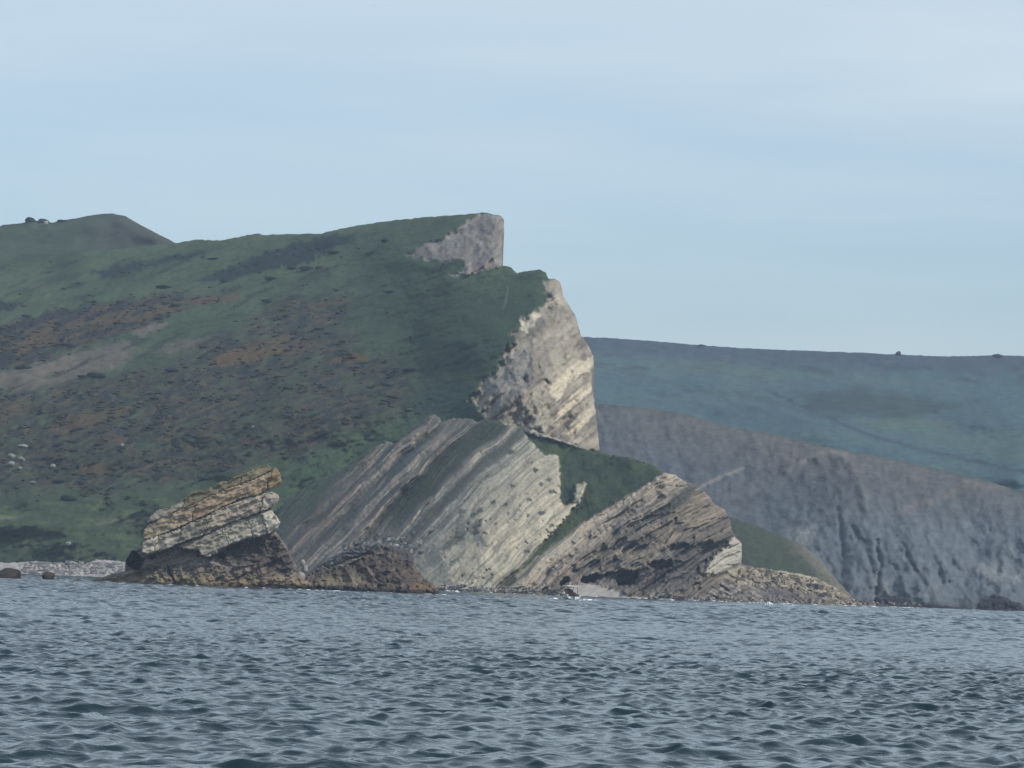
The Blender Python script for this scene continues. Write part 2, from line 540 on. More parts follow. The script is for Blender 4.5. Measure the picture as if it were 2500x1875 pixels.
def depth_sh(x, y):
    u = gul(x, y)
    low = ss(1080, 1320, y)
    g = fbm(u / 130, y / 210, 3, 61)
    d = dsh(x, y) - 13 * g * (0.5 + 0.5 * low) - 2.2 * low * ss(1900, 2050, x) * ridg(u / 46, y / 120, 3, 63) - 5 * fbm(x / 30, y / 30, 3, 62)
    # spur arch
    d = d - 9 * line_mask([(1920, 1150), (1970, 1118), (2030, 1104), (2075, 1125), (2100, 1175), (2120, 1250)], x, y, 6, soft=16, amp=3)
    d = d + 7 * line_mask([(2045, 1240), (2052, 1290), (2060, 1360)], x, y, 3, soft=7, amp=3)
    d = d + 8 * line_mask([(2080, 1290), (2110, 1330), (2135, 1400)], x, y, 5, soft=9, amp=6)
    d = d + 7 * line_mask([(2205, 1330), (2225, 1375), (2260, 1430)], x, y, 3, soft=7, amp=4)
    d = d + 12 * line_mask([(2140, 1320), (2150, 1380), (2140, 1450)], x, y, 3, soft=7, amp=6)
    return d
def paint_sh(x, y, s):
    p = Paint(x, y, rgb(.078, .092, .100))
    u = gul(x, y)
    p.mix(.45 * ss(-.1, .5, fbm(x / 180, y / 90, 3, 70)), rgb(.098, .094, .094))
    brown = ss(170, 20, -s) * ss(1480, 1640, x) * ss(2600, 1900, x) + 0.0
    p.mix(.75 * ss(120, 10, -s + 30 * fbm(x / 60, y / 40, 3, 71)), rgb(.098, .096, .090))
    p.mix(.8 * ss(10, 3, -s), rgb(.045, .060, .040))
    p.mix(.35 * brown, rgb(.118, .102, .088))
    # grey clay gullied lower face
    low = ss(1180, 1330, y) * ss(1820, 1960, x)
    p.mix(.75 * low, rgb(.112, .134, .145))
    st = fbm((x - .55 * (y - 1100)) / 18, y / 110, 4, 73)
    p.mix(.35 * low * ss(.05, .4, st), rgb(.055, .068, .075))
    p.mix(.3 * low * ss(.15, .5, -st), rgb(.19, .20, .20))
    p.mix(.5 * ss(.1, .45, fbm(x / 80, y / 40, 4, 74)) * (1 - low), rgb(.055, .055, .060))
    for q in ([(1930, 1300), (1985, 1285), (1990, 1310), (1960, 1340), (1935, 1325)], [(2385, 1385), (2440, 1372), (2455, 1395), (2425, 1440), (2405, 1405)], [(2130, 1415), (2165, 1420), (2170, 1455), (2140, 1455)], [(2460, 1405), (2490, 1400), (2480, 1430)]):
        p.poly(q, rgb(.26, .26, .24), .45, soft=10, amp=14, sc=14, seed=5)
    p.line([(1700, 1196), (1735, 1176), (1765, 1163), (1815, 1142)], rgb(.27, .24, .19), 3, .7, soft=3, amp=3, sc=10)
    p.line([(1920, 1150), (1970, 1118), (2020, 1101), (2065, 1108)], rgb(.24, .21, .17), 5, .45, soft=7, amp=3)
    p.line([(2060, 1112), (2085, 1150), (2105, 1200), (2115, 1240)], rgb(.20, .175, .15), 6, .4, soft=8, amp=5)
    p.line([(2200, 1248), (2290, 1215), (2370, 1180), (2450, 1190)], rgb(.17, .14, .11), 8, .5, soft=8, amp=8)
    for q in ([(2045, 1240), (2052, 1290), (2060, 1360)], [(2085, 1295), (2110, 1330), (2130, 1390)], [(2205, 1335), (2220, 1370), (2255, 1415)]):
        p.line(q, rgb(.040, .050, .056), 4, .5, soft=5, amp=4, sc=12)
    p.poly([(2400, 1455), (2440, 1450), (2490, 1478), (2500, 1500), (2390, 1500)], rgb(.030, .030, .040), .95, soft=5, amp=8, seed=4)
    p.poly([(2140, 1452), (2200, 1455), (2225, 1475), (2215, 1500), (2120, 1500)], rgb(.040, .045, .045), .9, soft=4, amp=6, seed=6)
    # wet dark boulders along the foot
    p.mix(.75 * ss(1452, 1470, y - 0.036 * (x - 2000) + 6 * fbm(x / 14, y / 10, 3, 76)), rgb(.045, .048, .050))
    p.mul(1 + .30 * fbm(x / 14, y / 14, 4, 77))
    return p.c
shale = relief('shale_cliff', poly_sdf(SHALE), (1300, 965, 2850, 1520), 3.5, depth_sh, paint_sh, 300, M_FAR, rnd=(40, 30), rough=(2, 16, 5))
tag(shale, kind='structure')

# ------------------------------------------------------------------ GREEN SLOPE behind the right ledges
GSL = [(1700, 1240), (1783, 1262), (1848, 1284), (1897, 1305), (1957, 1330), (1985, 1352), (2007, 1372), (2046, 1420), (2075, 1450), (2110, 1510), (1650, 1510), (1650, 1300)]
dg = tps([(1700, 1240, 1640), (1900, 1305, 1640), (2010, 1372, 1600), (2075, 1450, 1560), (1700, 1480, 1500), (2050, 1500, 1500), (1850, 1390, 1540)])
def paint_gs(x, y, s):
    p = Paint(x, y, rgb(.044, .056, .032))
    p.mix(.6 * ss(0, .5, fbm(x / 50, y / 30, 4, 81)), rgb(.035, .048, .035))
    p.mix(.75 * ss(45, 0, -s + 12 * fbm(x / 20, y / 20, 3, 83)) * ss(1900, 1990, x), rgb(.17, .15, .115))
    p.mul(1 + .35 * fbm(x / 10, y / 7, 3, 82))
    return p.c
gsl = relief('grassy_slope', poly_sdf(GSL), (1650, 1230, 2120, 1500), 3, lambda x, y: dg(x, y) - 5 * fbm(x / 40, y / 30, 4, 84), paint_gs, 150, M_GRASS, rnd=(25, 15), rough=(3, 14, 8))
tag(gsl, kind='structure')

# ------------------------------------------------------------------ BACK HILL (left cone)
BACK = [(-450, 590), (-200, 565), (0, 553), (6, 549), (60, 544), (66, 538), (84, 537), (94, 540), (118, 539), (124, 544), (134, 543), (142, 538), (160, 537), (185, 533), (220, 526), (250, 522), (275, 521), (305, 527), (345, 550), (380, 568), (430, 594), (520, 640), (520, 900), (-450, 900)]
db = tps([(-450, 590, 2300), (0, 553, 2300), (270, 522, 2300), (430, 594, 2180), (520, 640, 2150), (0, 800, 2050), (400, 800, 2050), (-450, 800, 2050)])
def paint_back(x, y, s):
    p = Paint(x, y, rgb(.044, .064, .036))
    p.mix(.8 * ss(170, 290, x + 30 * fbm(x / 40, y / 40, 3, 91)), rgb(.058, .060, .046))
    p.mix(.4 * ss(0, .5, fbm(x / 100, y / 20, 4, 92)), GRASS_D)
    p.mix(.7 * ss(8, 2, -s) * ss(200, 140, x), rgb(.03, .035, .03))
    p.mul(1 + .15 * fbm(x / 20, y / 9, 3, 93))
    return p.c
bk = relief('back_hill', poly_sdf(BACK), (-450, 515, 520, 800), 5, lambda x, y: db(x, y) + 14 * fbm(x / 120, y / 60, 3, 94), paint_back, 300, M_FAR, rnd=(25, 25), rough=(1, 10, 9))
tag(bk, kind='structure')

# ------------------------------------------------------------------ HEADLAND (green hill with crags)
HEAD = [(-450, 640), (0, 622), (150, 618), (300, 607), (390, 598), (430, 593), (480, 585), (540, 587), (600, 575), (628, 570), (647, 574), (700, 571), (758, 570), (783, 572), (806, 564), (850, 555), (901, 546), (960, 538), (1027, 531), (1138, 523), (1179, 519), (1200, 522), (1224, 528), (1231, 536), (1231, 560), (1227, 590), (1222, 612), (1227, 628), (1226, 648), (1243, 650), (1256, 662), (1262, 666), (1290, 661), (1318, 658), (1332, 666), (1340, 680), (1353, 679), (1368, 689), (1372, 705), (1376, 723), (1390, 748), (1406, 772), (1412, 795), (1418, 818), (1437, 845), (1448, 868), (1450, 890), (1445, 910), (1443, 936), (1449, 965), (1452, 989), (1458, 1040), (1463, 1090), (1464, 1250), (1400, 1450), (-450, 1450)]
CRAG_U = [(1157, 524), (1195, 524), (1234, 527), (1240, 613), (1232, 650), (1200, 654), (1170, 664), (1094, 676), (1135, 660), (1138, 641), (1119, 632), (1094, 635), (1011, 629), (992, 622), (1027, 600), (1075, 584), (1122, 556), (1154, 534)]
CRAG_M = [(1328, 690), (1345, 679), (1380, 680), (1400, 720), (1430, 780), (1460, 840), (1480, 1100), (1425, 1100), (1361, 1080), (1315, 1067), (1258, 1044), (1201, 1028), (1155, 985), (1148, 970), (1190, 924), (1235, 875), (1220, 871), (1262, 829), (1242, 812), (1277, 803), (1262, 784), (1319, 753), (1342, 727), (1330, 708)]
dh = tps([(-450, 640, 2000), (0, 622, 2000), (430, 593, 2000), (800, 566, 1950), (1000, 535, 1900), (1179, 519, 1860), (1100, 650, 1760), (1230, 560, 1800), (1240, 655, 1745), (1330, 668, 1720), (1376, 723, 1690), (1440, 870, 1640), (1463, 1090, 1600), (1300, 900, 1580), (1200, 1000, 1560), (1380, 1050, 1560), (1000, 800, 1720), (1050, 1000, 1600), (800, 1000, 1620), (500, 800, 1790), (0, 800, 1800), (-450, 800, 1810), (300, 1000, 1640), (0, 1000, 1650), (-450, 1000, 1660), (700, 1200, 1550), (300, 1250, 1530), (0, 1250, 1530), (-450, 1250, 1530), (0, 1400, 1485), (-450, 1400, 1485), (400, 1420, 1490), (800, 1420, 1510), (1200, 1400, 1520), (1400, 1350, 1550)])
TH = math.radians(20)
def streak(x, y, th=TH):
    return x * math.cos(th) - y * math.sin(th), x * math.sin(th) + y * math.cos(th)
def crag_mask(x, y):
    return np.maximum(pmask(CRAG_U, x, y, soft=3, amp=11, sc=14, seed=12), pmask(CRAG_M, x, y, soft=4, amp=15, sc=18, seed=13))
def depth_head(x, y):
    u, v = streak(x, y)
    cm = crag_mask(x, y)
    d = dh(x, y)
    d = d - 20 * fbm(x / 330, y / 190, 3, 101) * (1 - .7 * cm) - 4.0 * fbm(u / 90, v / 32, 3, 102) * (1 - cm)
    d = d - 1.6 * fbm(u / 24, v / 9, 3, 106) * (1 - cm)
    d = d - 7 * fbm(x / 170, y / 70, 2, 145) * ss(1150, 1240, y) * (1 - cm)
    # spur in the middle of the slope, gully to its right
    d = d - 16 * line_mask([(760, 860), (700, 950), (640, 1050), (560, 1160)], x, y, 10, soft=70, amp=8)
    d = d + 12 * line_mask([(1130, 900), (1080, 980), (960, 1040), (860, 1110)], x, y, 10, soft=55, amp=8)
    # crags: recessed into the turf, broken into blocks
    c1, c2, r = cells((x + 8 * fbm(x / 30, y / 30, 2, 3)) / 34, y / 42, 21)
    e1, e2, r2 = cells(x / 13, y / 15, 23)
    bd = x * math.cos(math.radians(52)) + y * math.sin(math.radians(52)) * 1.0
    q1 = x * .62 + y * .78; q2 = x * .78 - y * .62
    rock = 2.0 * (r - .5) + 1.0 * (r2 - .5) - 9 * ridg(x / 110, y / 130, 3, 104) - 3.5 * ridg(q2 / 60, q1 / 26, 4, 144) - .8 * fbm(x / 12, y / 12, 3, 105) + 6.5 * bricks(q1 + 6 * fbm(x / 40, y / 40, 2, 9), q2, 17, 44, 611) + 2.2 * bricks(q1, q2, 7, 22, 612)
    d = d + cm * (5 + rock)
    # bedding ribs on the lower right of the main crag
    rb = pmask([(1330, 900), (1470, 850), (1480, 1110), (1300, 1080)], x, y, soft=25, amp=8, sc=30) * cm
    s_ = x * 0.66 + y * 0.75
    d = d + rb * (7 * np.abs(gn(s_ / 34, (x - y) / 300, 108)) * 2 - 2.5)
    return d
def scrub_zones(x, y):
    Z = {}
    Z['s1'] = pmask([(285, 646), (405, 627), (506, 611), (500, 622), (443, 640), (348, 652), (300, 672), (261, 681), (222, 665)], x, y, soft=5, amp=12, sc=26, seed=31)
    Z['s2'] = pmask([(470, 688), (540, 660), (600, 638), (663, 607), (777, 578), (875, 572), (840, 595), (790, 616), (758, 641), (679, 657), (619, 667), (540, 690)], x, y, soft=5, amp=12, sc=26, seed=32)
    Z['s3'] = pmask([(-200, 850), (0, 795), (127, 754), (200, 745), (269, 741), (348, 725), (443, 722), (560, 722), (530, 738), (443, 757), (364, 789), (269, 823), (158, 855), (95, 884), (-200, 950)], x, y, soft=7, amp=18, sc=35, seed=33)
    Z['s0'] = pmask([(-100, 735), (0, 730), (60, 742), (30, 758), (-100, 775)], x, y, soft=5, amp=10, sc=20, seed=34)
    big = [(-200, 975), (0, 962), (160, 945), (320, 925), (430, 890), (470, 850), (560, 820), (620, 780), (700, 730), (850, 728), (860, 760), (800, 800), (860, 850), (930, 880), (1010, 905), (1030, 960), (960, 1010), (830, 1080), (700, 1130), (580, 1150), (420, 1180), (300, 1200), (0, 1190), (-200, 1200)]
    b = pmask(big, x, y, soft=35, amp=45, sc=90, seed=35)
    u, v = streak(x, y)
    n = fbm(u / 75, v / 20, 5, 36)
    Z['big'] = b * ss(-.32, .12, n + .25 * b)
    spur = line_mask([(780, 870), (700, 950), (650, 1050)], x, y, 25, soft=35, amp=12)
    Z['big'] = Z['big'] * (1 - .6 * spur)
    n2 = fbm(u / 120, v / 16, 4, 37)
    Z['loose'] = ss(.24, .42, n2) * ss(1320, 1120, x) * ss(600, 650, y) * ss(1380, 1300, y)
    return Z
def paint_head(x, y, s):
    u, v = streak(x, y)
    p = Paint(x, y, GRASS)
    p.mix(ss(-.25, .5, fbm(u / 240, v / 50, 4, 110)) * .8, GRASS_L)
    p.mix(ss(.05, .5, fbm(u / 140, v / 35, 4, 111)) * .55, GRASS_D)
    p.mix(.35 * ss(1280, 1150, x) * ss(.1, .5, fbm(u / 90, v / 20, 4, 112)) * ss(650, 700, y), rgb(.085, .085, .058))
    p.poly([(830, 600), (1130, 560), (1400, 700), (1250, 900), (1020, 930), (850, 760)], rgb(.028, .049, .024), .75, soft=70, amp=30, sc=100, seed=61)
    p.mix(.6 * ss(930, 780, y + .12 * x) * ss(-.5, .2, fbm(u / 160, v / 40, 3, 113)), rgb(.064, .092, .048))
    Z = scrub_zones(x, y)
    PK = [(-200, 945), (0, 905), (47, 899), (190, 852), (316, 836), (330, 850), (300, 893), (205, 925), (158, 937), (0, 968), (-200, 990)]
    p.poly(PK, PINK, .8, soft=8, amp=12, sc=40, seed=41)
    p.poly([(318, 812), (360, 790), (410, 788), (400, 800), (340, 822)], PINK, .8, soft=5, amp=7, seed=42)
    p.poly([(370, 860), (420, 835), (520, 822), (500, 838), (420, 862)], PINK, .6, soft=6, amp=9, seed=43)
    p.poly([(600, 805), (660, 785), (700, 780), (690, 800), (620, 815)], PINK, .4, soft=6, amp=9, seed=44)
    sc = np.maximum.reduce([Z['s1'], Z['s2'], Z['s0']])
    p.mix(.98 * sc, SCRUB)
    p.mix(.9 * Z['s3'], PURP * .8)
    n = fbm(u / 55, v / 14, 4, 120); n3 = fbm(u / 30, v / 9, 4, 121); n4 = fbm(u / 45, v / 12, 4, 122)
    r3 = Z['s3'] * ss(-.2, .25, n + .5 * pmask([(0, 830), (120, 790), (230, 770), (320, 740), (560, 715), (540, 740), (380, 775), (200, 830), (60, 870)], x, y, soft=15, amp=10) - .3)
    p.mix(.8 * r3, RUST)
    p.mix(.92 * Z['big'], rgb(.017, .022, .022))
    fine = fbm(u / 26, v / 7, 4, 123)
    p.mix(.8 * Z['big'] * ss(.0, .28, n), rgb(.062, .050, .030))
    p.mix(.7 * Z['big'] * ss(.1, .35, fine), rgb(.085, .072, .036))
    p.mix(.7 * Z['big'] * ss(.1, .35, -fine), rgb(.016, .020, .022))
    p.mix(.6 * Z['big'] * ss(.08, .35, n4), OLIVE * .8)
    p.mix(.85 * Z['big'] * ss(.12, .4, n3) * .6, GRASS_D * 1.1)
    p.mix(.7 * Z['loose'], GRASS_D * .75)
    # rust and gorse streaks
    for q, a in (([(500, 880), (600, 845), (700, 850), (640, 880), (520, 895)], .8), ([(600, 835), (700, 815), (790, 840), (740, 868), (620, 860)], .6),
                 ([(802, 887), (830, 870), (862, 861), (905, 874), (890, 884), (840, 884)], 1), ([(100, 1050), (200, 1010), (330, 990), (300, 1020), (160, 1060)], .6),
                 ([(560, 722), (585, 718), (570, 735), (500, 738)], .9), ([(200, 1140), (260, 1128), (250, 1155), (190, 1155)], .7), ([(0, 1000), (60, 980), (100, 985), (50, 1010), (0, 1020)], .5),
                 ([(740, 740), (850, 728), (850, 740), (760, 755)], .5), ([(740, 1050), (775, 1050), (770, 1085), (745, 1080)], .5), ([(260, 1075), (310, 1060), (300, 1085)], .7)):
        p.poly(q, RUST * rgb(1.25, 1.1, .9), a * .75, soft=5, amp=12, sc=18, seed=50)
    # brighter turf near the foot
    foot = ss(1175, 1225, y + 25 * fbm(x / 90, y / 50, 3, 124)) * ss(760, 500, x)
    p.mix(.75 * foot, rgb(.040, .057, .031))
    p.mix(.7 * foot * ss(.0, .35, fbm(x / 90, y / 22, 4, 125)), rgb(.072, .096, .046))
    p.mix(.6 * foot * ss(.0, .5, fbm((x + 60) / 170, y / 45, 3, 126)), rgb(.026, .040, .026))
    p.poly([(-100, 1262), (0, 1257), (60, 1262), (40, 1268), (-100, 1272)], rgb(.16, .16, .11), .6, soft=4, amp=6)
    p.line([(240, 1280), (290, 1268), (355, 1264)], rgb(.14, .13, .095), 3, .5, soft=4, amp=6)
    # band of green above the strata, dark hollow left of the crag
    p.poly([(560, 1260), (640, 1180), (800, 1080), (1000, 1020), (1180, 1020), (1100, 1060), (900, 1110), (700, 1250), (620, 1320)], rgb(.046, .076, .036), .7, soft=20, amp=15, sc=40, seed=55)
    p.poly([(1040, 930), (1120, 930), (1160, 960), (1200, 1030), (1100, 1040), (1000, 1000)], rgb(.026, .046, .034), .8, soft=22, amp=16, sc=40, seed=56)
    p.poly([(1180, 850), (1240, 820), (1235, 865), (1190, 870)], rgb(.026, .048, .034), .7, soft=10, amp=8)
    for q in ([(1030, 768), (1080, 756), (1120, 752), (1150, 748)], [(990, 745), (1010, 740), (1030, 743)], [(960, 870), (985, 902), (1010, 906)], [(880, 898), (905, 905), (915, 912)], [(1240, 700), (1236, 735), (1228, 755)]):
        p.line(q, GRASS_D * .6 if q[0][0] != 1240 else rgb(.10, .14, .08), 2.2, .8, soft=2, amp=4)
    cm = crag_mask(x, y)
    R = Paint(x, y, rgb(.225, .195, .150))
    cell = cells(x / 24, y / 30, 21)[2]; c2 = cells(x / 9, y / 10, 22)[2]
    q1 = x * .62 + y * .78; q2 = x * .78 - y * .62
    R.mul(.90 + .14 * cell + .10 * c2 + .40 * bricks(q1 + 6 * fbm(x / 40, y / 40, 2, 9), q2, 17, 44, 611) + .35 * bricks(q1, q2, 7, 22, 612))
    R.mix(.55 * ss(.05, .4, fbm(x / 44, y / 44, 3, 131)), rgb(.150, .128, .105))
    R.mix(.5 * ss(.05, .45, fbm(x / 45, y / 55, 3, 133)), rgb(.40, .36, .28))
    lowr = pmask([(1300, 700), (1400, 690), (1480, 850), (1490, 1110), (1250, 1090), (1330, 950)], x, y, soft=30, amp=15)
    R.mix(.55 * lowr * ss(-.3, .4, fbm(x / 50, y / 50, 3, 134)), rgb(.40, .36, .27))
    for q in ([(1262, 784), (1300, 762), (1320, 768), (1285, 812), (1265, 800)], [(1345, 940), (1400, 890), (1448, 872), (1440, 905), (1390, 930), (1360, 985), (1340, 960)], [(1360, 1010), (1400, 960), (1446, 930), (1445, 955), (1400, 990), (1360, 1040)], [(1375, 1060), (1430, 1000), (1452, 985), (1455, 1010), (1410, 1050), (1365, 1070)], [(1225, 872), (1258, 850), (1250, 880), (1222, 885)]):
        R.poly(q, rgb(.52, .455, .33), .95, soft=3, amp=8, sc=16, seed=71)
    R.poly([(1230, 860), (1300, 850), (1290, 940), (1210, 1000), (1170, 960)], rgb(.20, .19, .17), .6, soft=14, amp=14, seed=73)
    R.mix(.45 * ss(.22, .42, fbm(x / 13, y / 13, 3, 135)) * ss(1400, 1250, x), rgb(.07, .075, .06))
    R.mix(.5 * pmask(CRAG_U, x, y, soft=10, amp=10), rgb(.165, .150, .140) )
    up = pmask(CRAG_U, x, y, soft=10, amp=10)
    R.mix(.6 * up * ss(-.05, .3, fbm(x / 44, y / 36, 3, 136)), rgb(.10, .092, .092))
    R.mix(.4 * up * ss(.1, .45, fbm(x / 40, y / 50, 3, 137)), rgb(.33, .30, .26))
    R.poly([(1085, 672), (1135, 655), (1140, 664), (1110, 676)], rgb(.42, .38, .31), .8, soft=3, amp=4)
    p.c = p.c * (1 - cm[:, None]) + R.c * cm[:, None]
    p.mul(1 + .30 * fbm(u / 20, v / 7, 4, 138) * (1 - .5 * cm) + .06 * gn(x / 3, y / 3, 139))
    return p.c
head = relief('headland', poly_sdf(HEAD), (-450, 510, 1475, 1445), 3.0, depth_head, paint_head, 260, M_GRASS, rnd=(14, 14), rough=(2.0, 12, 11))
tag(head, kind='structure')

# ------------------------------------------------------------------ STRATA CLIFF in front of the headland
STRATA = [(540, 1475), (585, 1390), (640, 1290), (690, 1232), (735, 1195), (780, 1170), (830, 1150), (880, 1112), (915, 1090), (945, 1077), (965, 1082), (990, 1060), (1020, 1035), (1045, 1016), (1058, 1013), (1072, 1018), (1080, 1030), (1105, 1021), (1150, 1022), (1163, 1030), (1185, 1020), (1215, 1030), (1250, 1042), (1275, 1040), (1320, 1058), (1365, 1072), (1425, 1095), (1470, 1107), (1540, 1118), (1590, 1133), (1621, 1154), (1650, 1160), (1680, 1180), (1700, 1186), (1725, 1205), (1745, 1232), (1765, 1240), (1780, 1260), (1785, 1290), (1795, 1310), (1808, 1325), (1812, 1345), (1806, 1378), (1850, 1386), (1912, 1394), (1960, 1402), (1997, 1412), (2030, 1430), (2061, 1449), (2090, 1466), (2140, 1476), (2200, 1488), (2260, 1496), (2260, 1515), (540, 1500)]
dst = tps([(585, 1390, 1480), (640, 1290, 1510), (780, 1170, 1540), (945, 1077, 1540), (1058, 1013, 1535), (1163, 1030, 1515), (1275, 1040, 1490), (1365, 1072, 1480), (1470, 1107, 1450), (1621, 1154, 1400), (1700, 1186, 1400), (1780, 1260, 1400), (1812, 1345, 1395), (1850, 1386, 1440), (2000, 1412, 1470), (2090, 1466, 1470), (2250, 1500, 1490), (700, 1445, 1440), (900, 1448, 1400), (1000, 1300, 1430), (1200, 1250, 1400), (1100, 1450, 1350), (1300, 1455, 1325), (1500, 1465, 1315), (1700, 1470, 1330), (1850, 1475, 1370), (2050, 1482, 1430), (1500, 1300, 1365), (1650, 1300, 1355)])
_bl = [(600, [(690, 1318), (821, 1190), (940, 1082)]), (650, [(700, 1358), (821, 1240), (966, 1100), (1058, 1015)]), (790, [(919, 1258), (998, 1182), (1042, 1116), (1153, 1027)]),
       (885, [(957, 1322), (1046, 1233), (1125, 1154), (1273, 1046)]), (985, [(1045, 1344), (1188, 1220), (1324, 1094)]), (1235, [(1247, 1412), (1330, 1320), (1400, 1245), (1500, 1170)]),
       (1262, [(1247, 1436), (1263, 1402), (1358, 1316), (1485, 1247), (1627, 1157)]), (1330, [(1295, 1427), (1400, 1360), (1485, 1304), (1600, 1225), (1703, 1166)]),
       (1500, [(1440, 1440), (1560, 1352), (1700, 1262), (1770, 1225)]), (1650, [(1580, 1445), (1680, 1375), (1790, 1300)]), (500, [(600, 1300), (700, 1215), (800, 1140)]), (1100, [(1120, 1400), (1250, 1262), (1365, 1130)])]
def _basis(x, y):
    a = (np.asarray(x, float) - 1200) / 500; b = (np.asarray(y, float) - 1250) / 200
    return np.stack([np.ones_like(a), a, b, a * a, a * b, b * b, a**3, a * a * b, a * b * b, b**3], -1)
_A = []; _b = []
for _s, _l in _bl:
    for (_x, _y) in _l:
        _A.append(_basis(_x, _y)); _b.append(_s)
_A = np.array(_A)
_co = np.linalg.solve(_A.T @ _A + 1e-3 * np.eye(10), _A.T @ np.array(_b, float))
def bed(x, y):
    return _basis(x, y) @ _co
# (bedding coordinate, colour, depth offset in metres)
BANDS = [(480, rgb(.050, .066, .044), 0), (560, rgb(.060, .068, .052), 0), (585, rgb(.115, .108, .095), -1), (600, rgb(.21, .165, .135), -3), (622, rgb(.135, .120, .108), 0), (640, rgb(.085, .092, .078), 2),
         (655, rgb(.27, .225, .185), -5), (680, rgb(.225, .195, .165), -3), (702, rgb(.075, .082, .070), 3), (722, rgb(.15, .14, .12), 0), (735, rgb(.27, .24, .205), -3), (765, rgb(.19, .17, .15), -1), (782, rgb(.31, .27, .225), -4),
         (798, rgb(.034, .042, .034), 4), (830, rgb(.034, .048, .031), 7), (862, rgb(.040, .050, .036), 7), (880, rgb(.21, .20, .175), 0), (893, rgb(.16, .155, .14), 2), (905, rgb(.060, .068, .055), 4), (925, rgb(.085, .090, .075), 2),
         (940, rgb(.24, .235, .205), -1), (955, rgb(.12, .125, .11), 1), (975, rgb(.30, .29, .245), -2), (1000, rgb(.27, .26, .215), 0), (1040, rgb(.36, .34, .265), -2), (1100, rgb(.385, .355, .27), -3), (1180, rgb(.37, .345, .265), -2), (1225, rgb(.30, .285, .225), 0), (1240, rgb(.055, .068, .045), 6), (1258, rgb(.052, .064, .042), 7),
         (1270, rgb(.32, .28, .225), -2), (1300, rgb(.29, .255, .205), -2), (1330, rgb(.21, .19, .165), 0), (1360, rgb(.25, .22, .185), -1), (1400, rgb(.15, .14, .12), 1), (1430, rgb(.24, .21, .165), -1), (1470, rgb(.14, .13, .115), 1), (1510, rgb(.235, .205, .165), -1), (1560, rgb(.13, .12, .11), 1), (1620, rgb(.17, .155, .13), 0), (1700, rgb(.15, .135, .12), 0), (2100, rgb(.16, .145, .125), 0)]
_bs = np.array([b[0] for b in BANDS], float); _bc = np.array([b[1] for b in BANDS]); _bd = np.array([b[2] for b in BANDS], float)
GREEN_W = [(1275, 1050), (1295, 1060), (1365, 1078), (1421, 1093), (1475, 1104), (1540, 1116), (1592, 1131), (1623, 1154), (1580, 1182), (1532, 1210), (1501, 1230), (1460, 1252), (1421, 1276), (1374, 1306), (1300, 1366), (1275, 1388), (1330, 1320), (1385, 1262), (1395, 1240), (1370, 1228), (1367, 1160), (1365, 1113), (1325, 1108), (1300, 1085)]
NOTCH = [(1405, 1183), (1432, 1178), (1424, 1205), (1410, 1236), (1385, 1247), (1375, 1236), (1400, 1226)]
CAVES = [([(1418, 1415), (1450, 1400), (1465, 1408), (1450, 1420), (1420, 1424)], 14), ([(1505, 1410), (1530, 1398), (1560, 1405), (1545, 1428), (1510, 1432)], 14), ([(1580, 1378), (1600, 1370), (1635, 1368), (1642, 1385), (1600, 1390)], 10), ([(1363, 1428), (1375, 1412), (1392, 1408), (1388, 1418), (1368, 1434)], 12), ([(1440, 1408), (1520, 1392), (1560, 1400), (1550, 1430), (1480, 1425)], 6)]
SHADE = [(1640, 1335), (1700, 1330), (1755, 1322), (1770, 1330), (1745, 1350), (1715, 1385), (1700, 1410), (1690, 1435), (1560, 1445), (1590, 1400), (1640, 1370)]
PALE = [(1751, 1403), (1722, 1401), (1730, 1375), (1745, 1358), (1763, 1344), (1790, 1312), (1815, 1322), (1820, 1360), (1810, 1378), (1779, 1392)]
SAND = [(1390, 1436), (1420, 1428), (1450, 1428), (1490, 1438), (1530, 1449), (1570, 1458), (1640, 1464), (1640, 1480), (1380, 1480)]
LEDGE = [(1775, 1400), (1806, 1382), (1860, 1385), (2000, 1408), (2110, 1475), (2260, 1520), (1700, 1520), (1730, 1440)]
def strat_coords(x, y):
    wx, wy = warp(x, y, 8, 90, 201, 2)
    s = bed(wx, wy) + 1.2 * fbm(x / 18, y / 18, 2, 205)
    return s, x * .70 - y * .71
